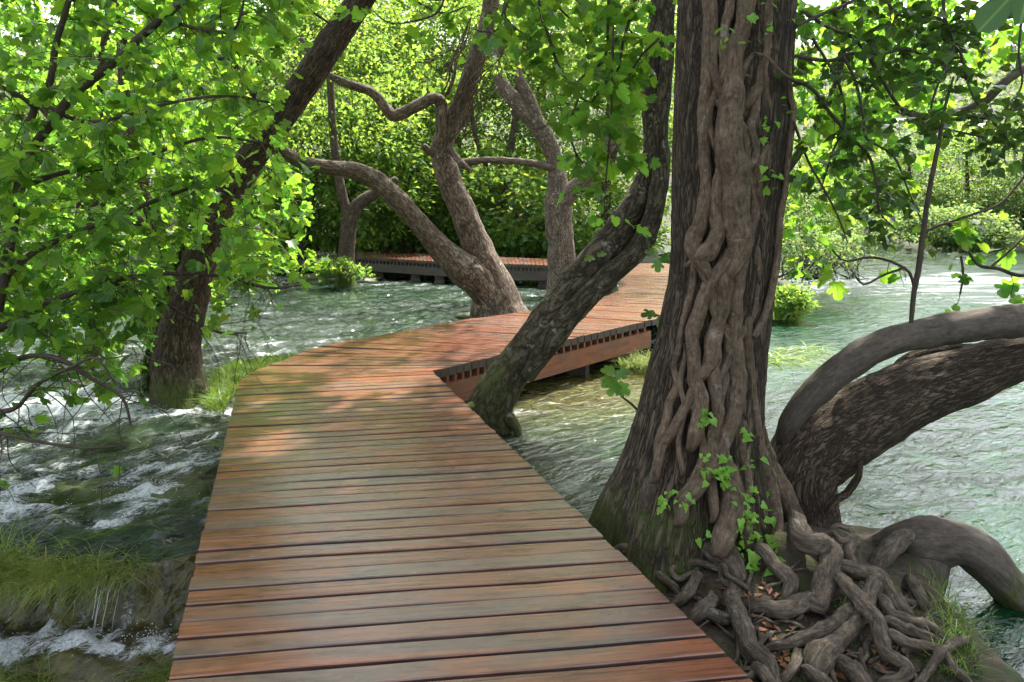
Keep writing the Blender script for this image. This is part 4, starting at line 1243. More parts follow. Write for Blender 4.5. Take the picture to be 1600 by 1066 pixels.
# ------------------------------------------------------------------ fig tree in the left foreground
fig = thing("fig_tree", "bright green fig tree filling the left side above the rapids", "tree", P(-60, 700, 5.6))
r = np.random.default_rng(21)
FIGY = 5.6
bspec = [
 [(-60, 760, 11, 5.6), (-20, 560, 10, 5.6), (8, 420, 8, 5.6), (20, 358, 7, 5.6), (34, 253, 6.5, 5.6), (54, 169, 6, 5.6), (78, 128, 5.5, 5.6), (88, 67, 5, 5.6), (108, 0, 4.5, 5.6), (130, -90, 3.5, 5.6)],
 [(24, 320, 7, 5.6), (50, 236, 7, 5.5), (84, 189, 7.5, 5.45), (115, 148, 7.5, 5.4), (182, 94, 7, 5.3), (216, 61, 6.5, 5.3), (256, 27, 6, 5.2), (287, 0, 5.5, 5.2), (340, -60, 4, 5.1)],
 [(54, 169, 4, 5.55), (34, 152, 3.5, 5.5), (0, 135, 3.5, 5.4), (-60, 110, 3, 5.3)],
 [(256, 30, 3.5, 5.2), (304, 44, 3.2, 5.15), (337, 50, 3, 5.1), (364, 50, 2.6, 5.1), (375, 27, 2.2, 5.1), (381, 0, 2, 5.1), (386, -40, 1.5, 5.1)],
 [(10, 430, 6, 5.6), (60, 390, 5, 5.7), (130, 360, 4.5, 5.8), (200, 330, 4, 5.9), (280, 300, 3, 6.0), (340, 275, 2.4, 6.1)],
 [(-10, 520, 6, 5.6), (60, 480, 5, 5.6), (140, 450, 4.2, 5.7), (230, 430, 3.5, 5.9), (330, 430, 3, 6.2), (420, 450, 2.4, 6.5), (470, 445, 2, 6.6)],
 [(40, 290, 4.5, 5.6), (100, 270, 4, 5.7), (170, 262, 3.5, 5.8), (240, 240, 3, 6.0), (330, 215, 2.5, 6.2), (420, 225, 2, 6.4)],
 [(60, 160, 4, 5.6), (130, 190, 3.5, 5.5), (200, 180, 3, 5.4), (270, 160, 2.6, 5.4), (350, 150, 2.2, 5.4), (420, 160, 2, 5.5)],
 [(-30, 600, 5, 5.6), (30, 560, 4.2, 5.4), (90, 560, 3.6, 5.2), (140, 590, 3, 5.1), (190, 620, 2.4, 5.1), (205, 665, 1.8, 5.1)],
 [(-30, 640, 4.5, 5.5), (20, 640, 3.8, 5.2), (60, 600, 3.2, 5.0), (110, 575, 2.8, 4.9), (150, 560, 2.2, 4.8), (180, 600, 1.6, 4.8)],
 [(-60, 660, 4, 5.2), (-20, 672, 3.4, 5.0), (60, 690, 2.6, 4.9), (130, 700, 2, 4.9), (200, 695, 1.6, 5)],
 [(180, 445, 3, 5.8), (250, 470, 2.6, 6.0), (300, 500, 2.2, 6.3), (345, 520, 2, 6.5), (385, 520, 1.6, 6.7)],
 [(110, 0, 4, 5.6), (170, -20, 3.5, 5.6), (280, -30, 3, 5.7), (380, -20, 2.6, 5.9), (470, 10, 2.2, 6.1), (520, 40, 1.8, 6.2)],
]
bpaths = []
for k, b in enumerate(bspec):
    o, c, rr = limb("branch", fig, b, M['twig'], nseg=10 if k < 3 else 7, step=.05, amp=.12, seed=300 + k)
    bpaths.append((c, rr))
lv, tw = Leaves(), MB()
for k, (c, rr) in enumerate(bpaths):
    L = len(c)
    for j in range(int(L * (.55 if k not in (0, 1) else .5))):
        i = int(r.integers(int(L * (.12 if k > 2 else .3)), L))
        dr = np.array([r.normal(0, 1), r.normal(0, .8), r.normal(.15, .55)])
        if k in (5, 8, 9, 10, 11):
            dr[2] -= .35
        twig_spray(lv, tw, r, c[i], dr, r.uniform(.22, .75), int(r.integers(4, 10)), r.uniform(.065, .125), rad=.0045, droop=.5)
# extra sprays spread through the crown's volume
def fill(x0, x1, y0, y1, d0, d1, n, lvs=lv, twm=tw, size=(.065, .125), nl=(5, 11), keep=None):
    for _ in range(n):
        px, py = r.uniform(x0, x1), r.uniform(y0, y1)
        if keep and not keep(px, py):
            continue
        twig_spray(lvs, twm, r, P(px, py, r.uniform(d0, d1)), [r.normal(0, 1), r.normal(0, .8), r.normal(-.05, .45)], r.uniform(.25, .7), int(r.integers(*nl)), r.uniform(*size), rad=.0035, droop=.5)
edge_x = lambda py: np.interp(py, [-100, 60, 200, 300, 400, 470, 520, 600, 680], [470, 470, 440, 430, 440, 430, 330, 190, 120])
kp = lambda px, py: px < edge_x(py) and not (235 < px < 345 and py > 420 and r.random() < .8)
fill(-120, 470, -140, 260, 5.0, 7.6, 330, keep=kp)
fill(-160, 520, -420, -90, 5.6, 8.2, 150)
fill(-120, 450, 230, 480, 5.2, 7.6, 260, keep=kp)
fill(-120, 240, 470, 590, 5.0, 7.2, 70, keep=kp)
fill(-120, 250, 360, 500, 5.0, 7.2, 70, keep=kp)
fill(310, 400, 490, 560, 6.6, 7.4, 9)
link("twigs", tw.mesh("twigs", M['twig']), fig, "stuff")
def thin(px, py, Y):
    tx = np.interp(py, [-20, 34, 84, 145, 216, 287, 355, 440, 510, 570, 640], [575, 540, 506, 466, 415, 366, 328, 302, 282, 276, 284])
    w = np.interp(py, [0, 330, 420, 640], [14, 16, 34, 48])
    on = (np.abs(px - tx) < w) & (Y < 8.3)
    f = np.where(on, np.interp(py, [0, 150, 200, 330, 400, 480], [.85, .8, .45, .4, .65, .92]), 0)
    f = np.where(px > edge_x(py) + 12, .97, f)
    f = np.maximum(f, np.where((py > 545) & (px < 330), np.interp(py, [545, 580, 640, 690], [.3, .5, .78, .95]), 0))
    f = np.maximum(f, np.where((px > 350) & (py > 455), .9, 0))
    return f
lv.cull(thin, r)
lv.build(fig, 'fig', 'leaf_fig', singles=300, low='figl')

# leafy fig crown behind it, and overhead: shade on the walkway and the green wall on the left
fig2 = thing("fig_tree", "second fig tree with shaded leaves behind the ivy-sided trunk on the left", "tree", P(150, 600, 10.5))
limb("trunk", fig2, [(130, 640, 16, 10.5), (150, 500, 13, 10.5), (140, 380, 11, 10.5), (170, 250, 9, 10.5), (160, 100, 7, 10.5), (190, -60, 5, 10.5)], M['bark_left'], nseg=16, step=.08, amp=.1, seed=351)
lv, tw = Leaves(), MB()
fill(-250, 430, -160, 330, 8.6, 12.5, 420, lvs=lv, twm=tw, size=(.13, .2), nl=(7, 13))
fill(-250, 330, 300, 480, 8.6, 12.0, 130, lvs=lv, twm=tw, size=(.12, .18), nl=(6, 11))
fill(340, 480, 250, 420, 9.5, 12.5, 60, lvs=lv, twm=tw, size=(.12, .18), nl=(6, 11))
link("twigs", tw.mesh("twigs", M['twig']), fig2, "stuff")
lv.build(fig2, 'figl', 'leaf_fig', singles=120)

# ------------------------------------------------------------------ fig branches hanging in from above
def hanging(name, label, base, branches, Y, n_per_m, size, mat, singles, seed, spray=(.15, .4), nl=(3, 7), cat="branch", kind='fig', droop=.5):
    th = thing(name, label, cat, base)
    rr_ = np.random.default_rng(seed)
    lv, tw = Leaves(), MB()
    for k, b in enumerate(branches):
        o, c, rd = limb("branch", th, b, M['twig'], Y, nseg=7, step=.04, amp=.12, seed=seed + k)
        Lm = np.linalg.norm(np.diff(c, axis=0), axis=1).sum()
        for j in range(max(1, int(Lm * n_per_m))):
            i = int(rr_.integers(int(len(c) * .15), len(c)))
            twig_spray(lv, tw, rr_, c[i], [rr_.normal(0, 1), rr_.normal(0, .8), rr_.normal(-.1, .5)], rr_.uniform(*spray), int(rr_.integers(*nl)), rr_.uniform(*size), rad=.003, droop=droop)
    if tw.n:
        link("twigs", tw.mesh("twigs", M['twig']), th, "stuff")
    lv.build(th, kind, mat, singles=singles, seed=seed)
    return th

hanging("fig_branch", "fig branches hanging from the top edge in front of the leaning double trunk", P(900, -80, 5.6), [
    [(860, -80, 3), (842, 0, 2.6), (858, 60, 2.4), (876, 110, 2.2), (905, 150, 2), (940, 170, 1.6)],
    [(955, -90, 3.2), (950, 20, 2.6), (945, 90, 2.2), (910, 120, 1.8), (880, 150, 1.4)],
    [(1010, -80, 3), (990, 10, 2.6), (975, 60, 2.2), (965, 110, 2), (940, 140, 1.6), (900, 190, 1.4)],
    [(958, 40, 2, 5.4), (956, 140, 1.8, 5.4), (952, 220, 1.6, 5.4), (945, 300, 1.4, 5.4), (944, 340, 1, 5.4)],
    [(830, -80, 2.6), (790, 10, 2.2), (800, 40, 1.8), (830, 60, 1.6)],
    [(1030, 60, 2.4), (1000, 90, 2), (975, 130, 1.6), (950, 150, 1.4)],
    [(860, -60, 2.4, 6.2), (900, 0, 2, 6.2), (960, 30, 1.8, 6.2), (1010, 70, 1.4, 6.2)], [(800, -70, 2.4, 6.6), (850, -10, 2, 6.6), (900, 40, 1.8, 6.6), (930, 90, 1.4, 6.6)],
    [(905, 150, 2), (890, 200, 1.8), (905, 250, 1.5), (925, 255, 1.2)]], 5.6, 13, (.08, .135), 'leaf_fig', 220, 401)
hanging("fig_branch", "thin curving fig twigs with loose leaves along the top centre edge", P(700, -60, 6.5), [
    [(700, -60, 2), (690, 10, 1.8), (660, 30, 1.5), (610, 36, 1.2), (580, 15, 1)],
    [(800, -60, 2), (780, 40, 1.6), (760, 50, 1.4), (740, 46, 1)],
    [(620, -80, 2.2, 8), (640, -10, 1.8, 8), (690, 20, 1.5, 8), (730, 10, 1.2, 8)],
    [(760, -80, 2.2, 8.4), (735, -20, 1.8, 8.4), (690, 0, 1.5, 8.4), (650, -5, 1.2, 8.4)],
    [(860, -80, 2.2, 8.8), (830, -10, 1.8, 8.8), (800, 20, 1.5, 8.8), (770, 10, 1.2, 8.8)],
    [(560, -80, 2.2, 7.6), (590, -20, 1.8, 7.6), (620, 0, 1.5, 7.6)]], 6.5, 5, (.08, .13), 'leaf_fig', 150, 431)
hanging("fig_branch", "sunlit fig sprig reaching in from the right above the leaning limb", P(1640, 380, 5.2), [
    [(1660, 400, 4), (1600, 430, 3.2), (1560, 420, 3), (1530, 415, 2.8), (1515, 395, 2.6), (1495, 360, 2.4), (1475, 350, 2.2), (1440, 365, 2)],
    [(1500, 390, 2), (1505, 430, 1.8), (1500, 460, 1.4)], [(1545, 420, 2), (1580, 390, 1.8), (1600, 370, 1.6)],
    [(1475, 350, 2.2), (1520, 335, 2), (1560, 320, 2), (1585, 295, 1.8), (1620, 250, 1.8)]], 5.2, 7, (.085, .15), 'leaf_fig', 120, 441, spray=(.08, .22), nl=(2, 4))
hanging("fig_branch", "small arching fig twig crossing in front of the bright river near the trunk", P(1430, 445, 4.7), [
    [(1428, 446, 2.6), (1420, 425, 2.4), (1395, 410, 2.2), (1360, 402, 2), (1320, 408, 1.6), (1300, 390, 1.4)],
    [(1415, 418, 2), (1380, 430, 1.8), (1350, 445, 1.6), (1335, 430, 1.2)]], 4.7, 5, (.08, .13), 'leaf_fig', 60, 451, spray=(.08, .2), nl=(2, 4))

# fig foliage to the right of the trunk, mid distance, back-lit
rfig = thing("fig_tree", "back-lit yellow-green fig tree behind the ivy twigs on the right", "tree", P(1330, 500, 9.5))
limb("trunk", rfig, [(1180, 350, 7, 9.2), (1215, 288, 7, 9.2), (1234, 258, 7, 9.2), (1265, 215, 6.5, 9.2), (1292, 168, 6, 9.2), (1310, 120, 6, 9.2), (1317, 50, 5, 9.2), (1322, -80, 4, 9.2)], M['twig'], nseg=10, step=.08, amp=.1, seed=461)
limb("limb", rfig, [(1352, 0, 6, 9), (1362, -60, 6, 9), (1360, 40, 6, 9), (1368, 100, 6, 9), (1385, 140, 6, 9), (1405, 170, 6, 9), (1440, 182, 6, 9), (1490, 178, 7, 8.8), (1535, 160, 7, 8.6), (1570, 128, 7, 8.4), (1610, 100, 7, 8.4)][2:], M['bark_smooth'], nseg=12, step=.06, amp=.1, seed=462)
r = np.random.default_rng(77)
lv, tw = Leaves(), MB()
fill(1225, 1480, -120, 180, 7.5, 12, 150, lvs=lv, twm=tw, size=(.12, .19), nl=(6, 11))
fill(1215, 1400, 150, 330, 7.0, 11, 70, lvs=lv, twm=tw, size=(.12, .18), nl=(5, 10))
fill(1215, 1270, 300, 380, 6.5, 8, 12, lvs=lv, twm=tw, size=(.11, .17), nl=(4, 7))
fill(1440, 1650, -120, 90, 7.5, 12, 70, lvs=lv, twm=tw, size=(.12, .18), nl=(5, 9))
link("twigs", tw.mesh("twigs", M['twig']), rfig, "stuff")
lv.build(rfig, 'figl', 'leaf_fig', singles=200)

# dark ivy shoots reaching out from the trunk to the right
ivy_sh = thing("ivy_branch", "dark ivy shoots reaching from the trunk across the upper right", "ivy", P(1240, 130, 4.0))
ivb = [
 [(1238, 125, 3, 3.95), (1270, 140, 3, 4.1), (1296, 175, 2.8, 4.2), (1330, 215, 2.6, 4.3), (1357, 243, 2.4, 4.3), (1370, 287, 2, 4.3), (1374, 330, 1.6, 4.3), (1400, 360, 1.2, 4.3)],
 [(1244, 88, 3.4, 4.0), (1296, 95, 3, 4.2), (1330, 84, 2.8, 4.3), (1380, 84, 2.4, 4.4), (1418, 78, 2, 4.5), (1470, 100, 1.8, 4.5), (1520, 130, 1.4, 4.5)],
 [(1258, 20, 3.2, 4.1), (1296, 44, 3, 4.2), (1330, 57, 2.8, 4.3), (1354, 84, 2.8, 4.3), (1374, 118, 2.6, 4.4), (1404, 165, 2.6, 4.4), (1431, 186, 2.4, 4.4), (1470, 200, 2, 4.5), (1540, 215, 1.6, 4.5)],
 [(1316, 84, 2.6, 4.2), (1337, 128, 2.4, 4.2), (1350, 189, 2.2, 4.2), (1354, 216, 2, 4.2), (1397, 246, 1.8, 4.3), (1420, 300, 1.4, 4.3), (1440, 345, 1.1, 4.3)],
 [(1245, 40, 3, 4.0), (1290, 20, 2.8, 4.2), (1335, 0, 2.6, 4.3), (1390, -40, 2, 4.4)],
 [(1360, -60, 3, 4.6), (1400, 20, 2.8, 4.6), (1470, 30, 2.6, 4.5), (1500, 80, 2.4, 4.5), (1520, 150, 2, 4.4), (1560, 200, 1.6, 4.4), (1590, 240, 1.3, 4.3)],
 [(1480, -60, 3, 4.5), (1475, 20, 2.6, 4.4), (1490, 70, 2.4, 4.4), (1470, 120, 2, 4.3), (1455, 170, 1.6, 4.3), (1460, 215, 1.3, 4.3)],
 [(1620, 20, 3, 4.4), (1560, 30, 2.4, 4.4), (1500, 36, 2, 4.4), (1440, 60, 1.6, 4.4)],
 [(1640, 150, 3, 4.2), (1590, 170, 2.6, 4.2), (1550, 185, 2.2, 4.2), (1510, 180, 1.8, 4.2)],
 [(1600, 0, 2, 4.3), (1592, 80, 1.8, 4.3), (1597, 130, 1.6, 4.3), (1575, 180, 1.2, 4.3), (1560, 220, 1, 4.3)],
 [(1240, 190, 2.4, 4.0), (1262, 250, 2, 4.1), (1290, 300, 1.8, 4.2), (1310, 340, 1.4, 4.3), (1325, 380, 1, 4.3)],
 [(1270, 60, 2.4, 4.1), (1310, 130, 2.2, 4.2), (1320, 190, 2, 4.3), (1300, 240, 1.6, 4.3), (1285, 290, 1.2, 4.3)],
]
rr_ = np.random.default_rng(91)
lv, tw = Leaves(), MB()
for k, b in enumerate(ivb):
    o, c, rd = limb("shoot", ivy_sh, b, M['twig'], nseg=7, step=.03, amp=.15, seed=500 + k)
    for j in range(int(len(c) * .26)):
        i = int(rr_.integers(int(len(c) * .1), len(c)))
        twig_spray(lv, tw, rr_, c[i], [rr_.normal(0, 1), rr_.normal(0, .7), rr_.normal(-.2, .7)], rr_.uniform(.1, .38), int(rr_.integers(3, 9)), rr_.uniform(.045, .075), rad=.0022, droop=.4, tipcluster=.1)
for (cx, cy, sx0, sy0, n) in [(1420, 20, 40, 20, 14), (1500, 55, 36, 26, 14), (1370, 260, 20, 28, 14), (1372, 320, 12, 16, 8), (1480, 190, 46, 16, 12), (1570, 190, 30, 22, 16), (1280, 60, 24, 30, 8), (1590, 20, 30, 20, 8), (1455, 110, 30, 24, 5)]:
    for _ in range(n):
        twig_spray(lv, tw, rr_, P(rr_.normal(cx, sx0), rr_.normal(cy, sy0), rr_.uniform(4.1, 4.9)), rr_.normal(0, 1, 3), rr_.uniform(.1, .3), int(rr_.integers(5, 11)), rr_.uniform(.05, .08), rad=.002, droop=.5, tipcluster=.0)
link("twigs", tw.mesh("twigs", M['twig']), ivy_sh, "stuff")
lv.build(ivy_sh, 'ivy', 'leaf_ivy', singles=300)

# a blurred fig leaf right at the upper corner
corner = thing("fig_branch", "single large blue-green fig leaf poking in at the upper right corner", "branch", P(1640, -40, 1.9))
limb("branch", corner, [(1680, -60, 5, 1.9), (1640, -30, 4, 1.9), (1602, -8, 3, 1.9)], M['twig'], nseg=7, step=.02, seed=540)
lv = Leaves()
lv.add(P(1610, -30, 1.9), [-.75, .05, -.55], [.1, -.75, .7], .15)
lv.add(P(1650, -10, 1.9), [-.2, .2, -.9], [.3, -.6, .6], .13)
lv.build(corner, 'fig', 'leaf_fig_dark', singles=4)

# young fig shoots beside the big trunk and along the walkway
def shoot(label, pts, Y, leaves, mat='leaf_fig', size=.09, name="fig_shoot"):
    th = thing(name, label, "shoot", P(pts[0][0], pts[0][1], Y))
    limb("stem", th, pts, M['twig'], Y, nseg=6, step=.02, amp=.1, seed=int(pts[0][0]))
    lv = Leaves()
    for (px, py, dx, dz) in leaves:
        lv.add(P(px, py, Y - .02), [dx, -.25, dz], [rng.normal(0, .25), -.55, .8], size * rng.uniform(.8, 1.15))
    lv.build(th, 'fig', mat, singles=40)
shoot("young fig shoot with four fresh leaves left of the thick trunk over the water", [(1000, 645, 2.2), (985, 630, 2), (970, 618, 1.8), (965, 600, 1.6), (958, 585, 1.4)], 4.4,
      [(960, 583, -.9, .25), (962, 588, .6, .4), (966, 600, -.4, -.3), (964, 604, .8, -.35), (958, 590, -.6, -.4)], size=.085)
shoot("fresh leaf pair at the left edge of the thick trunk above the boardwalk end", [(1046, 500, 2), (1030, 494, 1.6), (1020, 490, 1.4)], 4.5, [(1024, 491, -.95, .1), (1030, 496, .5, -.5), (1034, 494, .2, -.8)], size=.085)
shoot("sprig of three pale leaves left of the trunk level with the far boardwalk", [(1052, 395, 2), (1036, 398, 1.6), (1025, 400, 1.4)], 4.6, [(1028, 398, -.8, .35), (1032, 402, .5, -.3), (1028, 406, -.1, -.9), (1040, 402, .3, .1)], size=.075)
shoot("tiny sprig growing on the upper leaning double trunk", [(915, 412, 1.6), (925, 404, 1.4), (935, 398, 1.2)], 7.1, [(934, 399, .8, .3), (928, 403, -.9, .0)], size=.10)

# ------------------------------------------------------------------ crowns overhead: these shade the walkway
def crown(parent, blobs, mat, size, seed, kind='wood', per=26, twigmat='twig', up=.8):
    r_ = np.random.default_rng(seed)
    lv, tw = Leaves(), MB()
    for (c, rad, n) in blobs:
        blob_foliage(lv, r_, c, rad, n, per, size, tw, up=up)
    lv.open_gaps(r_)
    if tw.n:
        link("branches", tw.mesh("branches", M[twigmat]), parent, "stuff")
    lv.build(parent, kind, mat, name="crown", seed=seed)

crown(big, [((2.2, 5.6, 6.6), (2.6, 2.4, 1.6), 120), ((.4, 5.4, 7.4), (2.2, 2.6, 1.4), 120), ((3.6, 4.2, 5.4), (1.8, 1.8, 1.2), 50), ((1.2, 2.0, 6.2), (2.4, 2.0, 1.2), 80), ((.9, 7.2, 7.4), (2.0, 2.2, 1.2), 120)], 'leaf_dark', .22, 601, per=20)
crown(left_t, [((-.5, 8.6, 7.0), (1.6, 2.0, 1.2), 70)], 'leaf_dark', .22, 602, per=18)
crown(fork, [((-.2, 12.8, 7.4), (2.6, 2.0, 1.6), 80), ((-3.0, 12.4, 6.6), (1.8, 1.6, 1.2), 30), ((-.9, 13.4, 4.6), (1.2, .8, .8), 22)], 'leaf_wood', .13, 603, per=26)
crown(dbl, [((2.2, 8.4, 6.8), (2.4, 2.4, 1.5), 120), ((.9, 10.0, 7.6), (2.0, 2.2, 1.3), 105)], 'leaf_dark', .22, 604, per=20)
crown(fard, [((0, 20.4, 9.2), (4.0, 3.0, 2.4), 170), ((3.6, 20.6, 8.0), (3.0, 2.6, 2.2), 120)], 'leaf_wood', .13, 605, per=34)

# ------------------------------------------------------------------ the wood behind: single trees and shrubs
def back_tree(label, px, base_py, Y, blobs, mat, size, seed, trunk=None, name="woodland_tree", per=34, kind='wood'):
    th = thing(name, label, "tree", P(px, base_py, Y), "trees of the wood behind the far boardwalk")
    for k, tspec in enumerate(trunk or []):
        limb("trunk" if k == 0 else "limb", th, tspec, M['bark_left'], Y, nseg=12, step=.15, amp=.12, knots=.1, seed=seed + k)
    bl = []
    for (bx, by, bd, rx, ry, rz, n) in bl_iter(blobs):
        bl.append((P(bx, by, bd), (rx, ry, rz), n))
    crown(th, bl, mat, size, seed, kind=kind, per=per)
    return th
def bl_iter(b):
    return b

back_tree("ivy-covered dark trunk standing at the near side of the far boardwalk", 540, 425, 22.5, [(500, 120, 23, 3.0, 2.0, 2.6, 90)], 'leaf_wood', .14, 701,
          trunk=[[(541, 462, 24), (540, 440, 17), (541, 400, 13), (546, 350, 12), (560, 320, 11), (590, 300, 8), (620, 280, 6)], [(545, 345, 8), (530, 280, 7), (520, 200, 6), (515, 100, 5)]])
back_tree("dense shaded tree left of the grey forked trunk", 470, 380, 27, [(470, 250, 27, 3.2, 2.4, 2.6, 150), (560, 220, 28, 2.6, 2.0, 2.4, 110), (520, 320, 27, 3.0, 1.8, 1.5, 90)], 'leaf_wood', .24, 711,
          trunk=[[(470, 395, 10), (480, 320, 9), (500, 250, 7)]])
back_tree("dark shady tree seen between the two stems of the grey forked trunk", 640, 380, 30, [(640, 290, 30, 3.2, 2.2, 2.2, 150), (610, 190, 31, 2.8, 2.0, 2.4, 110), (700, 330, 30, 2.2, 1.6, 1.5, 80)], 'leaf_wood', .24, 721,
          trunk=[[(640, 395, 9), (630, 330, 8), (650, 250, 7)], [(600, 395, 6), (640, 320, 5), (700, 270, 4), (760, 250, 3)]])
back_tree("bright leafy tree low behind the far boardwalk left of the Y-shaped tree", 790, 390, 30, [(800, 330, 29.5, 3.0, 1.8, 1.9, 160), (760, 290, 31, 2.4, 1.8, 1.8, 90)], 'leaf_wood', .20, 731, trunk=[[(790, 400, 8), (785, 340, 7), (795, 260, 5)]], kind='figl', per=16)
back_tree("light green feathery tree high behind the creeper-hung trunk", 720, 380, 34, [(700, 90, 34, 4.2, 2.6, 3.0, 190), (800, 160, 35, 3.2, 2.4, 2.8, 130), (620, 50, 36, 4.0, 2.4, 2.6, 130)], 'leaf_wood', .21, 741, trunk=[[(720, 395, 9), (715, 250, 8), (700, 100, 6)]])
back_tree("pale sunlit tree behind the Y-shaped tree and the leaning double trunk", 950, 390, 33, [(930, 200, 33, 4.0, 2.6, 3.4, 200), (900, 330, 31, 2.4, 1.6, 1.6, 90), (1010, 260, 33, 2.6, 2.2, 2.6, 110), (960, 60, 35, 4, 2.6, 2.6, 130)], 'leaf_wood', .18, 751, trunk=[[(950, 400, 9), (945, 260, 8), (960, 120, 6)]])
back_tree("tall tree rising behind the left trunk near the top edge", 380, 380, 30, [(380, 60, 30, 4.4, 2.6, 3.4, 190), (300, 250, 29, 4.0, 2.4, 3.0, 150), (520, 30, 31, 3.4, 2.4, 2.6, 120)], 'leaf_wood', .22, 761, trunk=[[(380, 395, 10), (390, 250, 9), (400, 90, 7)]])
back_tree("green tree at the far left behind the fig leaves", 120, 400, 24, [(120, 250, 22, 4.6, 2.6, 3.4, 170), (20, 100, 22, 4.2, 2.4, 3.4, 150), (230, 80, 25, 4.0, 2.4, 3.2, 150), (100, 410, 20, 4.5, 2, 1.6, 110)], 'leaf_wood', .18, 771, trunk=[[(120, 420, 10), (130, 280, 9), (110, 100, 7)]])
back_tree("tall woodland tree closing the gap above the walkway", 850, 360, 44, [(840, 20, 44, 5.5, 3, 4, 190), (640, 150, 45, 5.5, 3, 4, 190), (1010, 60, 44, 4.5, 3, 4.5, 160), (460, 120, 45, 5.5, 3, 4.5, 160), (760, 300, 44, 6, 3, 3, 160), (560, 320, 44, 5, 3, 3, 120)], 'leaf_wood', .28, 781, trunk=[[(850, 380, 9), (845, 200, 8), (850, 40, 6)]])
back_tree("tall dark woodland tree behind the zigzag limb", 600, 370, 38, [(600, -20, 38, 5, 2.6, 3.4, 170), (760, -40, 38, 5, 2.6, 3.2, 150), (900, -30, 39, 5, 2.6, 3.4, 150)], 'leaf_wood', .24, 791, trunk=[[(600, 392, 10), (612, 300, 9), (600, 180, 8), (620, 60, 7), (610, -60, 5)], [(606, 250, 6), (650, 190, 5), (690, 110, 4)]])
back_tree("slim dark woodland tree leaning left behind the creeper-hung trunk", 760, 370, 32, [(790, 40, 32.5, 2.6, 1.8, 1.8, 60)], 'leaf_wood', .16, 796, trunk=[[(765, 398, 8), (770, 320, 7), (800, 220, 6), (815, 100, 5), (840, -20, 4)], [(775, 300, 4), (740, 200, 3.5), (735, 100, 3)]])
back_tree("slim dark woodland tree right of the Y-shaped trunk", 960, 370, 31, [(970, 20, 31.5, 3, 2, 2.2, 70)], 'leaf_wood', .16, 798, trunk=[[(955, 398, 7), (948, 300, 6), (965, 200, 5), (955, 90, 4), (970, -20, 3)]])

# shrubs and plants on the small bank to the right of the trunk
def shrub(label, px, py, Y, blobs, mat, size, seed, kind='wood', per=26, stems_=8, spread=1.0, name="shrub"):
    base = P(px, py, Y)
    th = thing(name, label, "shrub", base, "shrubs on the banks")
    r_ = np.random.default_rng(seed)
    lv, tw = Leaves(), MB()
    for (bx, by, bd, rx, ry, rz, n) in blobs:
        c = P(bx, by, bd)
        blob_foliage(lv, r_, c, (rx, ry, rz), n, per, size, None, shell=.2)
        for _ in range(stems_):
            e = c + r_.normal(0, .5, 3) * np.array([rx, ry, rz])
            b0 = base + np.array([r_.normal(0, .25 * spread), r_.normal(0, .2), -.1])
            tube(tw, [b0, (b0 + e) / 2 + r_.normal(0, .12, 3), e], [.012, .009, .004], nseg=5, step=.2)
    link("stems", tw.mesh("stems", M['twig']), th, "stuff")
    lv.build(th, kind, mat, name="foliage", seed=seed)
shrub("low bright shrub at the water's edge right behind the thick trunk", 1230, 455, 15.5, [(1228, 470, 15.0, .55, .5, .32, 60)], 'leaf_wood', .09, 801, spread=.8)
shrub("pale twiggy shrub on the bank between the trunk and the bright river", 1260, 430, 18, [(1250, 390, 17.6, 1.0, .8, .7, 70), (1310, 385, 18.5, .9, .8, .6, 50)], 'leaf_pale', .08, 811, stems_=40, spread=2.6)
shrub("tall bright shrub behind the pale twiggy one right of the trunk", 1270, 410, 22, [(1260, 330, 21.5, 1.6, 1.2, 1.3, 110), (1340, 350, 23, 1.6, 1.2, 1.0, 80)], 'leaf_pale', .11, 821, stems_=16, spread=2)
shrub("leafy shrub under the far boardwalk at the foot of the ivy-covered trunk", 535, 425, 21.5, [(505, 418, 21.5, .7, .6, .35, 36), (560, 428, 21.8, .5, .5, .25, 16)], 'leaf_wood', .12, 831)

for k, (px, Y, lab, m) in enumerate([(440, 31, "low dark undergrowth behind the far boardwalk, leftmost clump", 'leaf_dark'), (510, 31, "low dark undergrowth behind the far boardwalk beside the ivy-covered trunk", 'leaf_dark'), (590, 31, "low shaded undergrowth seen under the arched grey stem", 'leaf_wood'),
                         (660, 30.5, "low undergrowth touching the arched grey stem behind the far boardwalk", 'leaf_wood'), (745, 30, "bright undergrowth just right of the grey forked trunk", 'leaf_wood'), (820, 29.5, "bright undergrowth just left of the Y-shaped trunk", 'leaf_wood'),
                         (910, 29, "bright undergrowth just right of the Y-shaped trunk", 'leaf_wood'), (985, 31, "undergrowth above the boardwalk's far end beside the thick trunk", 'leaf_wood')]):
    shrub(lab, px, 396, Y, [(px, 382, Y, 1.5, .9, .75, 70), (px + 25, 372, Y + 1, 1.3, .9, .8, 40)], m, .16, 840 + k, name="undergrowth_shrub", per=22)

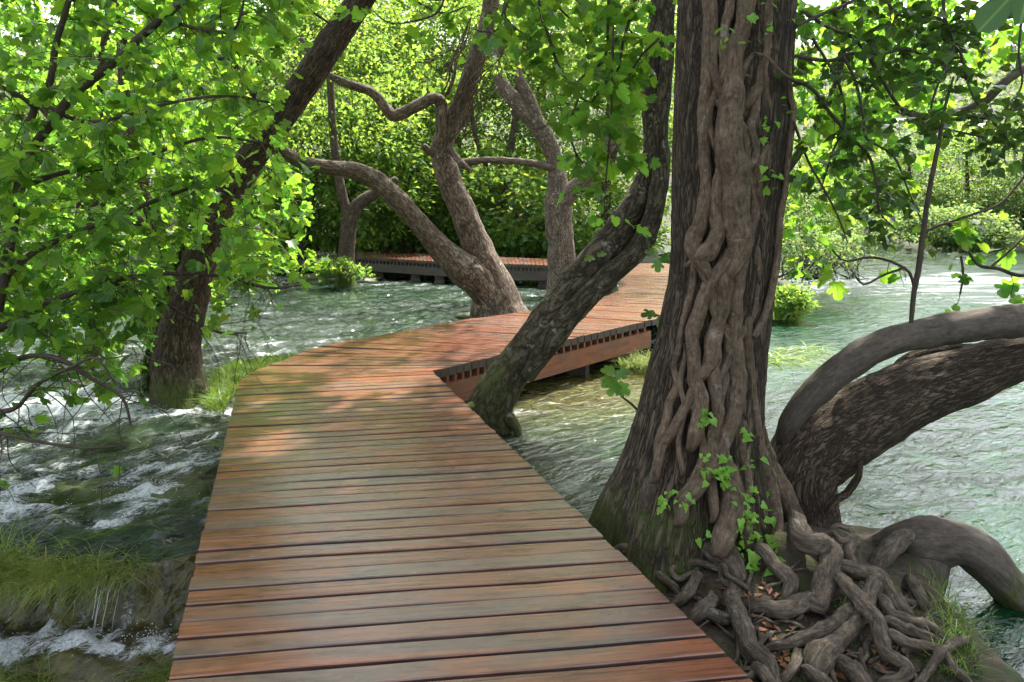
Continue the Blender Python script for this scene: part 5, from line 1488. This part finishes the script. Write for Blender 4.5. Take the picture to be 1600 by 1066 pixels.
# trees on the far bank of the river
rfb = np.random.default_rng(95)
fbl = ["pale sunlit tree on the far bank, leftmost beside the thick trunk", "rounded pale tree on the far bank left of the hanging sprout", "pale tree on the far bank directly behind the hanging sprout",
       "pale tree on the far bank right of the hanging sprout", "pale tree on the far bank at the right edge of the view", "low waterside willow bush on the far bank under the fig sprig"]
for k, (px, Y, hh, mat) in enumerate([(1250, 50, 7, 'leaf_wood'), (1330, 54, 8, 'leaf_pale'), (1420, 50, 7.5, 'leaf_pale'), (1510, 52, 8, 'leaf_wood'), (1600, 48, 8, 'leaf_pale'), (1480, 44, 2.2, 'leaf_pale')]):
    b = P(px, 400, Y); b[2] = -.4
    th = thing("riverside_tree", fbl[k], "tree", b, "trees on the far bank of the river")
    mb = MB()
    tube(mb, [b, b + [.1, 0, hh * .3], b + [0, 0, hh * .75]], [.22, .18, .08], nseg=8, step=.4, amp=.1)
    link("trunk", mb.mesh("trunk", M['bark_left']), th)
    crown(th, [(b + [0, 0, hh * .55], (2.6 if k < 5 else 3.4, 2.2, hh * .48), 150), (b + [rfb.normal(0, 1), -.6, hh * .22], (3.0, 1.8, hh * .24), 90)], mat, .26, 900 + k, per=26)

# the far wooded hillside reads as one mass
r_ = np.random.default_rng(97)
lv = Leaves()
n = 3000
hx = r_.uniform(-120, 190, n); hy = r_.uniform(58, 190, n)
hz = ground_z(hx, hy)
for k in range(n):
    if abs(hx[k]) > hy[k] * .95:
        continue
    m = 12
    c = np.array([hx[k], hy[k], hz[k] + r_.uniform(.5, 6)])
    o = r_.normal(0, 1, (m, 3)) * np.array([1.5, 1.5, 1.2])
    lv.add(c + o, unit(o + r_.normal(0, .5, (m, 3))), np.array([0, -.3, .8]) + r_.normal(0, .4, (m, 3)), r_.uniform(.7, 1.3, m))
o = lv.build(None, 'wood', 'leaf_pale', name="hillside_wood")
tag(o, "hazy wooded hillside closing the view far behind the river", "woodland")

# ------------------------------------------------------------------ grass, rocks, litter
def grass(lab, cat, pts, h, mat, seed, name="grass", lean_=(0, 0, 0), width=.006, droop=.9):
    r_ = np.random.default_rng(seed)
    mb = MB()
    pts = np.asarray(pts)
    n = len(pts)
    hh = h * r_.uniform(.5, 1.2, n)
    a = r_.uniform(0, 2 * np.pi, n)
    side = np.stack([np.cos(a), np.sin(a), 0 * a], 1)
    dr = unit(np.stack([r_.normal(0, .45, n) + lean_[0], r_.normal(0, .45, n) + lean_[1], np.ones(n) + lean_[2]], 1))
    ben = np.stack([dr[:, 0] * 1.4, dr[:, 1] * 1.4, -np.full(n, .55)], 1) * droop
    K = 5
    vs = []
    for k in range(K):
        s = k / (K - 1)
        c = pts + dr * (hh * s)[:, None] + ben * (hh * s * s * .75)[:, None]
        w = width * (1 - s * .9)
        vs += [c - side * w, c + side * w]
    v = np.stack(vs, 1)
    q = np.array([[2 * k, 2 * k + 1, 2 * k + 3, 2 * k + 2] for k in range(K - 1)])
    f = (q[None] + (np.arange(n) * 2 * K)[:, None, None]).reshape(-1, 4)
    mb.add(v.reshape(-1, 3), f)
    o = link(name, mb.mesh(name, M[mat], attr_name=None), None, "stuff")
    return tag(o, lab, cat)

def scatter_px(x0, x1, y0, y1, z, n, r_):
    px, py = r_.uniform(x0, x1, n), r_.uniform(y0, y1, n)
    return np.array([G(a, b, z) for a, b in zip(px, py)])
r_ = np.random.default_rng(31)
def poly_scatter(poly, z, n):
    poly = np.array(poly, float)
    out = []
    x0, y0 = poly.min(0); x1, y1 = poly.max(0)
    while len(out) < n:
        x, y = r_.uniform(x0, x1), r_.uniform(y0, y1)
        ins = False
        for i in range(len(poly)):
            a, b = poly[i], poly[i - 1]
            if (a[1] > y) != (b[1] > y) and x < (b[0] - a[0]) * (y - a[1]) / (b[1] - a[1]) + a[0]:
                ins = not ins
        if ins:
            out.append(G(x, y, z + r_.normal(0, .01)))
    return np.array(out)
tuft = poly_scatter([(322, 640), (330, 590), (365, 570), (430, 558), (468, 556), (400, 585), (362, 620), (350, 648)], -.36, 2600)
grass("bright green grass tuft between the left tree and the boardwalk", "grass", tuft, .17, 'grass', 1, lean_=(-.1, -.2, 0))
lipx = np.minimum(-2.05, r_.triangular(-4.2, -3.2, -2.0, 3600))
lip = np.stack([lipx, lip_y(lipx) + r_.normal(0, .09, 3600), np.full(3600, -.46)], 1)
grass("yellow-green grass draped over the small cascade at the left edge", "grass", lip, .30, 'grass_dry', 2, lean_=(.1, -.9, -.2), width=.004)
gl = np.stack([r_.uniform(-3.9, -2.9, 500), 4.28 + r_.normal(0, .14, 500), np.full(500, -.47)], 1)
grass("upright green blades above the small cascade at the left edge", "grass", gl, .34, 'grass', 3, width=.004, droop=.4)
l2x = np.concatenate([r_.uniform(-3.4, -2.35, 900), r_.normal(-1.75, .1, 300)])
l2 = np.stack([l2x, lip_y(l2x) - .48 + r_.normal(0, .05, 1200), np.full(1200, -.79)], 1)
grass("yellow-green grass on the lower step of the cascade in the bottom left corner", "grass", l2, .22, 'grass_dry', 4, lean_=(.1, -.7, -.2), width=.004)
bk = poly_scatter([(1205, 470), (1250, 470), (1246, 500), (1205, 500)], -.55, 900)
grass("bright waterside plants at the foot of the bank behind the trunk", "grass", bk, .5, 'grass', 5, width=.02)
sub = poly_scatter([(1195, 545), (1290, 540), (1260, 570), (1195, 570)], -.60, 300)
grass("submerged weed trailing in the current right of the trunk", "grass", sub, .3, 'grass', 6, lean_=(.5, -.6, -.6), width=.012)
rt_ = [on_soil(r_.normal(1490, 22), r_.uniform(900, 1066), .0) for _ in range(420)]
grass("thin grass along the muddy water edge right of the roots", "grass", rt_, .13, 'grass', 7, width=.003)
me_ = [on_soil(r_.uniform(1440, 1545), r_.uniform(985, 1090), .0) for _ in range(1500)]
grass("cushion moss on the sloping mud beside the river in the bottom right", "moss", me_, .035, 'moss', 61, name="moss", width=.003)
ck = np.vstack([np.array([on_soil(r_.normal(cx, 14), r_.normal(cy, 6), .0) for _ in range(40)]) for cx, cy in ((1315, 950), (1262, 1060), (1250, 1020), (1150, 1050), (1420, 1010), (1500, 1010))])
grass("little grass tufts sprouting between the roots", "grass", ck, .07, 'grass', 8, width=.003)
bd = poly_scatter([(985, 562), (1040, 560), (1040, 580), (960, 575)], -.52, 500)
grass("dry grass at the waterline under the end of the boardwalk", "grass", bd, .3, 'grass_dry', 9, width=.008, lean_=(-.3, -.3, 0))

def rock(label, px, py, z, rx, ry, rz, seed):
    n, m = 40, 26
    th, ph = np.meshgrid(np.linspace(0, 2 * np.pi, n, endpoint=False), np.linspace(-np.pi / 2, np.pi / 2, m), indexing='xy')
    u = np.stack([np.cos(th) * np.cos(ph), np.sin(th) * np.cos(ph), np.sin(ph)], 2).reshape(-1, 3)
    rr2 = 1 + .55 * fbm(u * 1.7 + seed * 3, 4, seed) + .2 * fbm(u * 6, 4, seed + 2)
    c = G(px, py, z)
    v = u * rr2[:, None] * np.array([rx, ry, rz])
    i, j = np.meshgrid(np.arange(m - 1), np.arange(n), indexing='ij')
    q = np.stack([i * n + j, i * n + (j + 1) % n, (i + 1) * n + (j + 1) % n, (i + 1) * n + j], 2).reshape(-1, 4)
    mb = MB()
    mb.add(v, q)
    o = link("mossy_rock", mb.mesh("mossy_rock", M['rock']), None)
    o.location = tuple(c)
    tag(o, label, "rock", "mossy rocks in the rapids")
rock("mossy rock breaking the rapids at mid left, biggest of the three", 110, 775, -.52, .40, .24, .11, 1)
rock("mossy rock in the rapids close to the boardwalk's left edge", 285, 790, -.52, .24, .26, .12, 2)
rock("low mossy rock in the white water left of the ivy-sided tree", 185, 600, -.50, .5, .35, .12, 3)
rock("moss-covered base stone under the leaning double trunk", 805, 668, -.72, .32, .25, .12, 4)
rock("mossy stone mound under the ivy-covered trunk by the far boardwalk", 520, 440, -.75, 1.6, .8, .3, 5)
rock("mossy mound at the foot of the grey forked tree", 765, 500, -.62, .7, .5, .22, 6)
rock("mossy mound at the foot of the left tree", 300, 640, -.56, .55, .4, .14, 7)

for k, (px, py, sx0, sy0, n, lab) in enumerate([(110, 780, .22, .13, 900, "dark moss streaming over the biggest rock in the rapids at mid left"), (290, 795, .14, .16, 800, "dark moss streaming over the rock beside the boardwalk's left edge"), (200, 690, .3, .12, 500, "moss trailing in the water below the left tree")]):
    c = G(px, py, -.42)
    pts_ = np.stack([r_.normal(c[0], sx0, n), r_.normal(c[1], sy0, n), np.full(n, -.44) + r_.normal(0, .015, n)], 1)
    grass(lab, "moss", pts_, .13, 'moss', 60 + k, name="moss", lean_=(-.9, -.8, -.75), width=.004, droop=.5)

# falling strands and drops of the little cascade
t = NT("white_water")
b = t.n("ShaderNodeBsdfPrincipled")
b.inputs["Base Color"].default_value = (.72, .76, .78, 1)
b.inputs["Roughness"].default_value = .25
tl = t.n("ShaderNodeBsdfTranslucent")
tl.inputs[0].default_value = (.7, .75, .78, 1)
mx = t.n("ShaderNodeMixShader")
mx.inputs[0].default_value = .4
t.l(b, 0, mx, 1); t.l(tl, 0, mx, 2); t.l(mx, 0, t.out, 0)
M['white_water'] = t.m
mb = MB()
n = 70
sxx = np.concatenate([r_.normal(-2.35, .10, 34), r_.uniform(-2.8, -1.7, 26), r_.normal(-2.6, .05, 10)])
ll = lip_y(sxx)
wd = r_.uniform(.0008, .0028, n)
hgt_ = r_.uniform(.35, 1.0, n)
for k in range(0, n, 9):
    tt = np.linspace(0, 1, 7)
    y_ = ll[k] + .04 - .17 * tt * hgt_[k]
    z_ = -.46 - .32 * hgt_[k] * tt ** 1.6
    x_ = sxx[k] + np.cumsum(r_.normal(0, .004, 7))
    w_ = wd[k] * (1 - .5 * tt) * (1 + .4 * np.sin(tt * 9 + k))
    v = np.stack([np.stack([x_ - w_, y_ - .02, z_], 1), np.stack([x_ + w_, y_ - .02, z_], 1)], 1).reshape(-1, 3)
    mb.add(v, [[2 * i, 2 * i + 1, 2 * i + 3, 2 * i + 2] for i in range(6)])
octv = np.array([[1, 0, 0], [-1, 0, 0], [0, 1, 0], [0, -1, 0], [0, 0, 1], [0, 0, -1]], float)
octf = np.array([[0, 2, 4], [2, 1, 4], [1, 3, 4], [3, 0, 4], [2, 0, 5], [1, 2, 5], [3, 1, 5], [0, 3, 5]])
dp = []
for (px, py, z, sx0, sy0, sz0, m) in [(105, 1008, -.74, .22, .08, .04, 160), (240, 1000, -.72, .1, .05, .05, 60), (235, 770, -.42, .25, .12, .03, 90), (40, 790, -.42, .3, .15, .03, 90), (90, 640, -.40, .9, .3, .05, 160), (480, 550, -.48, 1.2, .3, .04, 120), (270, 715, -.42, .3, .12, .03, 60)]:
    c = G(px, py, z)
    dp.append(np.stack([r_.normal(c[0], sx0, m), r_.normal(c[1], sy0, m), c[2] + np.abs(r_.normal(0, sz0, m))], 1))
dp = np.vstack(dp)
rad_ = r_.uniform(.0015, .005, len(dp))
vv = dp[:, None, :] + octv[None] * rad_[:, None, None]
mb.add(vv.reshape(-1, 3), (octf[None] + (np.arange(len(dp)) * 6)[:, None, None]).reshape(-1, 3))
o = link("white_water", mb.mesh("white_water", M['white_water'], attr_name=None), None, "stuff")
tag(o, "falling strands and spray of the little cascade and rapids on the left", "spray")

# fallen leaves between the roots
t = NT("fallen_leaf")
gi = t.n("ShaderNodeNewGeometry")
rp = t.ramp(gi, "Random Per Island", [(0, (.12, .045, .018)), (.5, (.24, .10, .04)), (1, (.36, .20, .07))])
b = t.n("ShaderNodeBsdfPrincipled")
b.inputs["Roughness"].default_value = .7
t.l(rp, 0, b, "Base Color"); t.l(b, 0, t.out, 0)
M['litter'] = t.m
lv = Leaves()
for (cx, cy, sx0, sy0, n) in [(1215, 1030, 12, 14, 26), (1255, 1022, 10, 8, 10), (1355, 1030, 18, 14, 34), (1290, 1055, 10, 6, 10), (1395, 1010, 8, 8, 8), (1240, 985, 20, 8, 12), (1185, 990, 16, 14, 12), (1150, 920, 24, 8, 20), (1200, 920, 20, 8, 16), (1320, 1010, 30, 20, 14), (1410, 870, 8, 6, 3), (985, 855, 8, 4, 6)]:
    for _ in range(n):
        p = on_soil(r_.normal(cx, sx0), min(1080, r_.normal(cy, sy0)), .012)
        lv.add(p, [r_.normal(), r_.normal(), r_.normal(0, .2)], [r_.normal(0, .4), r_.normal(0, .4), 1], r_.uniform(.03, .055))
o = lv.build(None, 'wood', 'litter', name="leaf_litter")
tag(o, "fallen brown leaves scattered between the tree roots", "leaf litter")
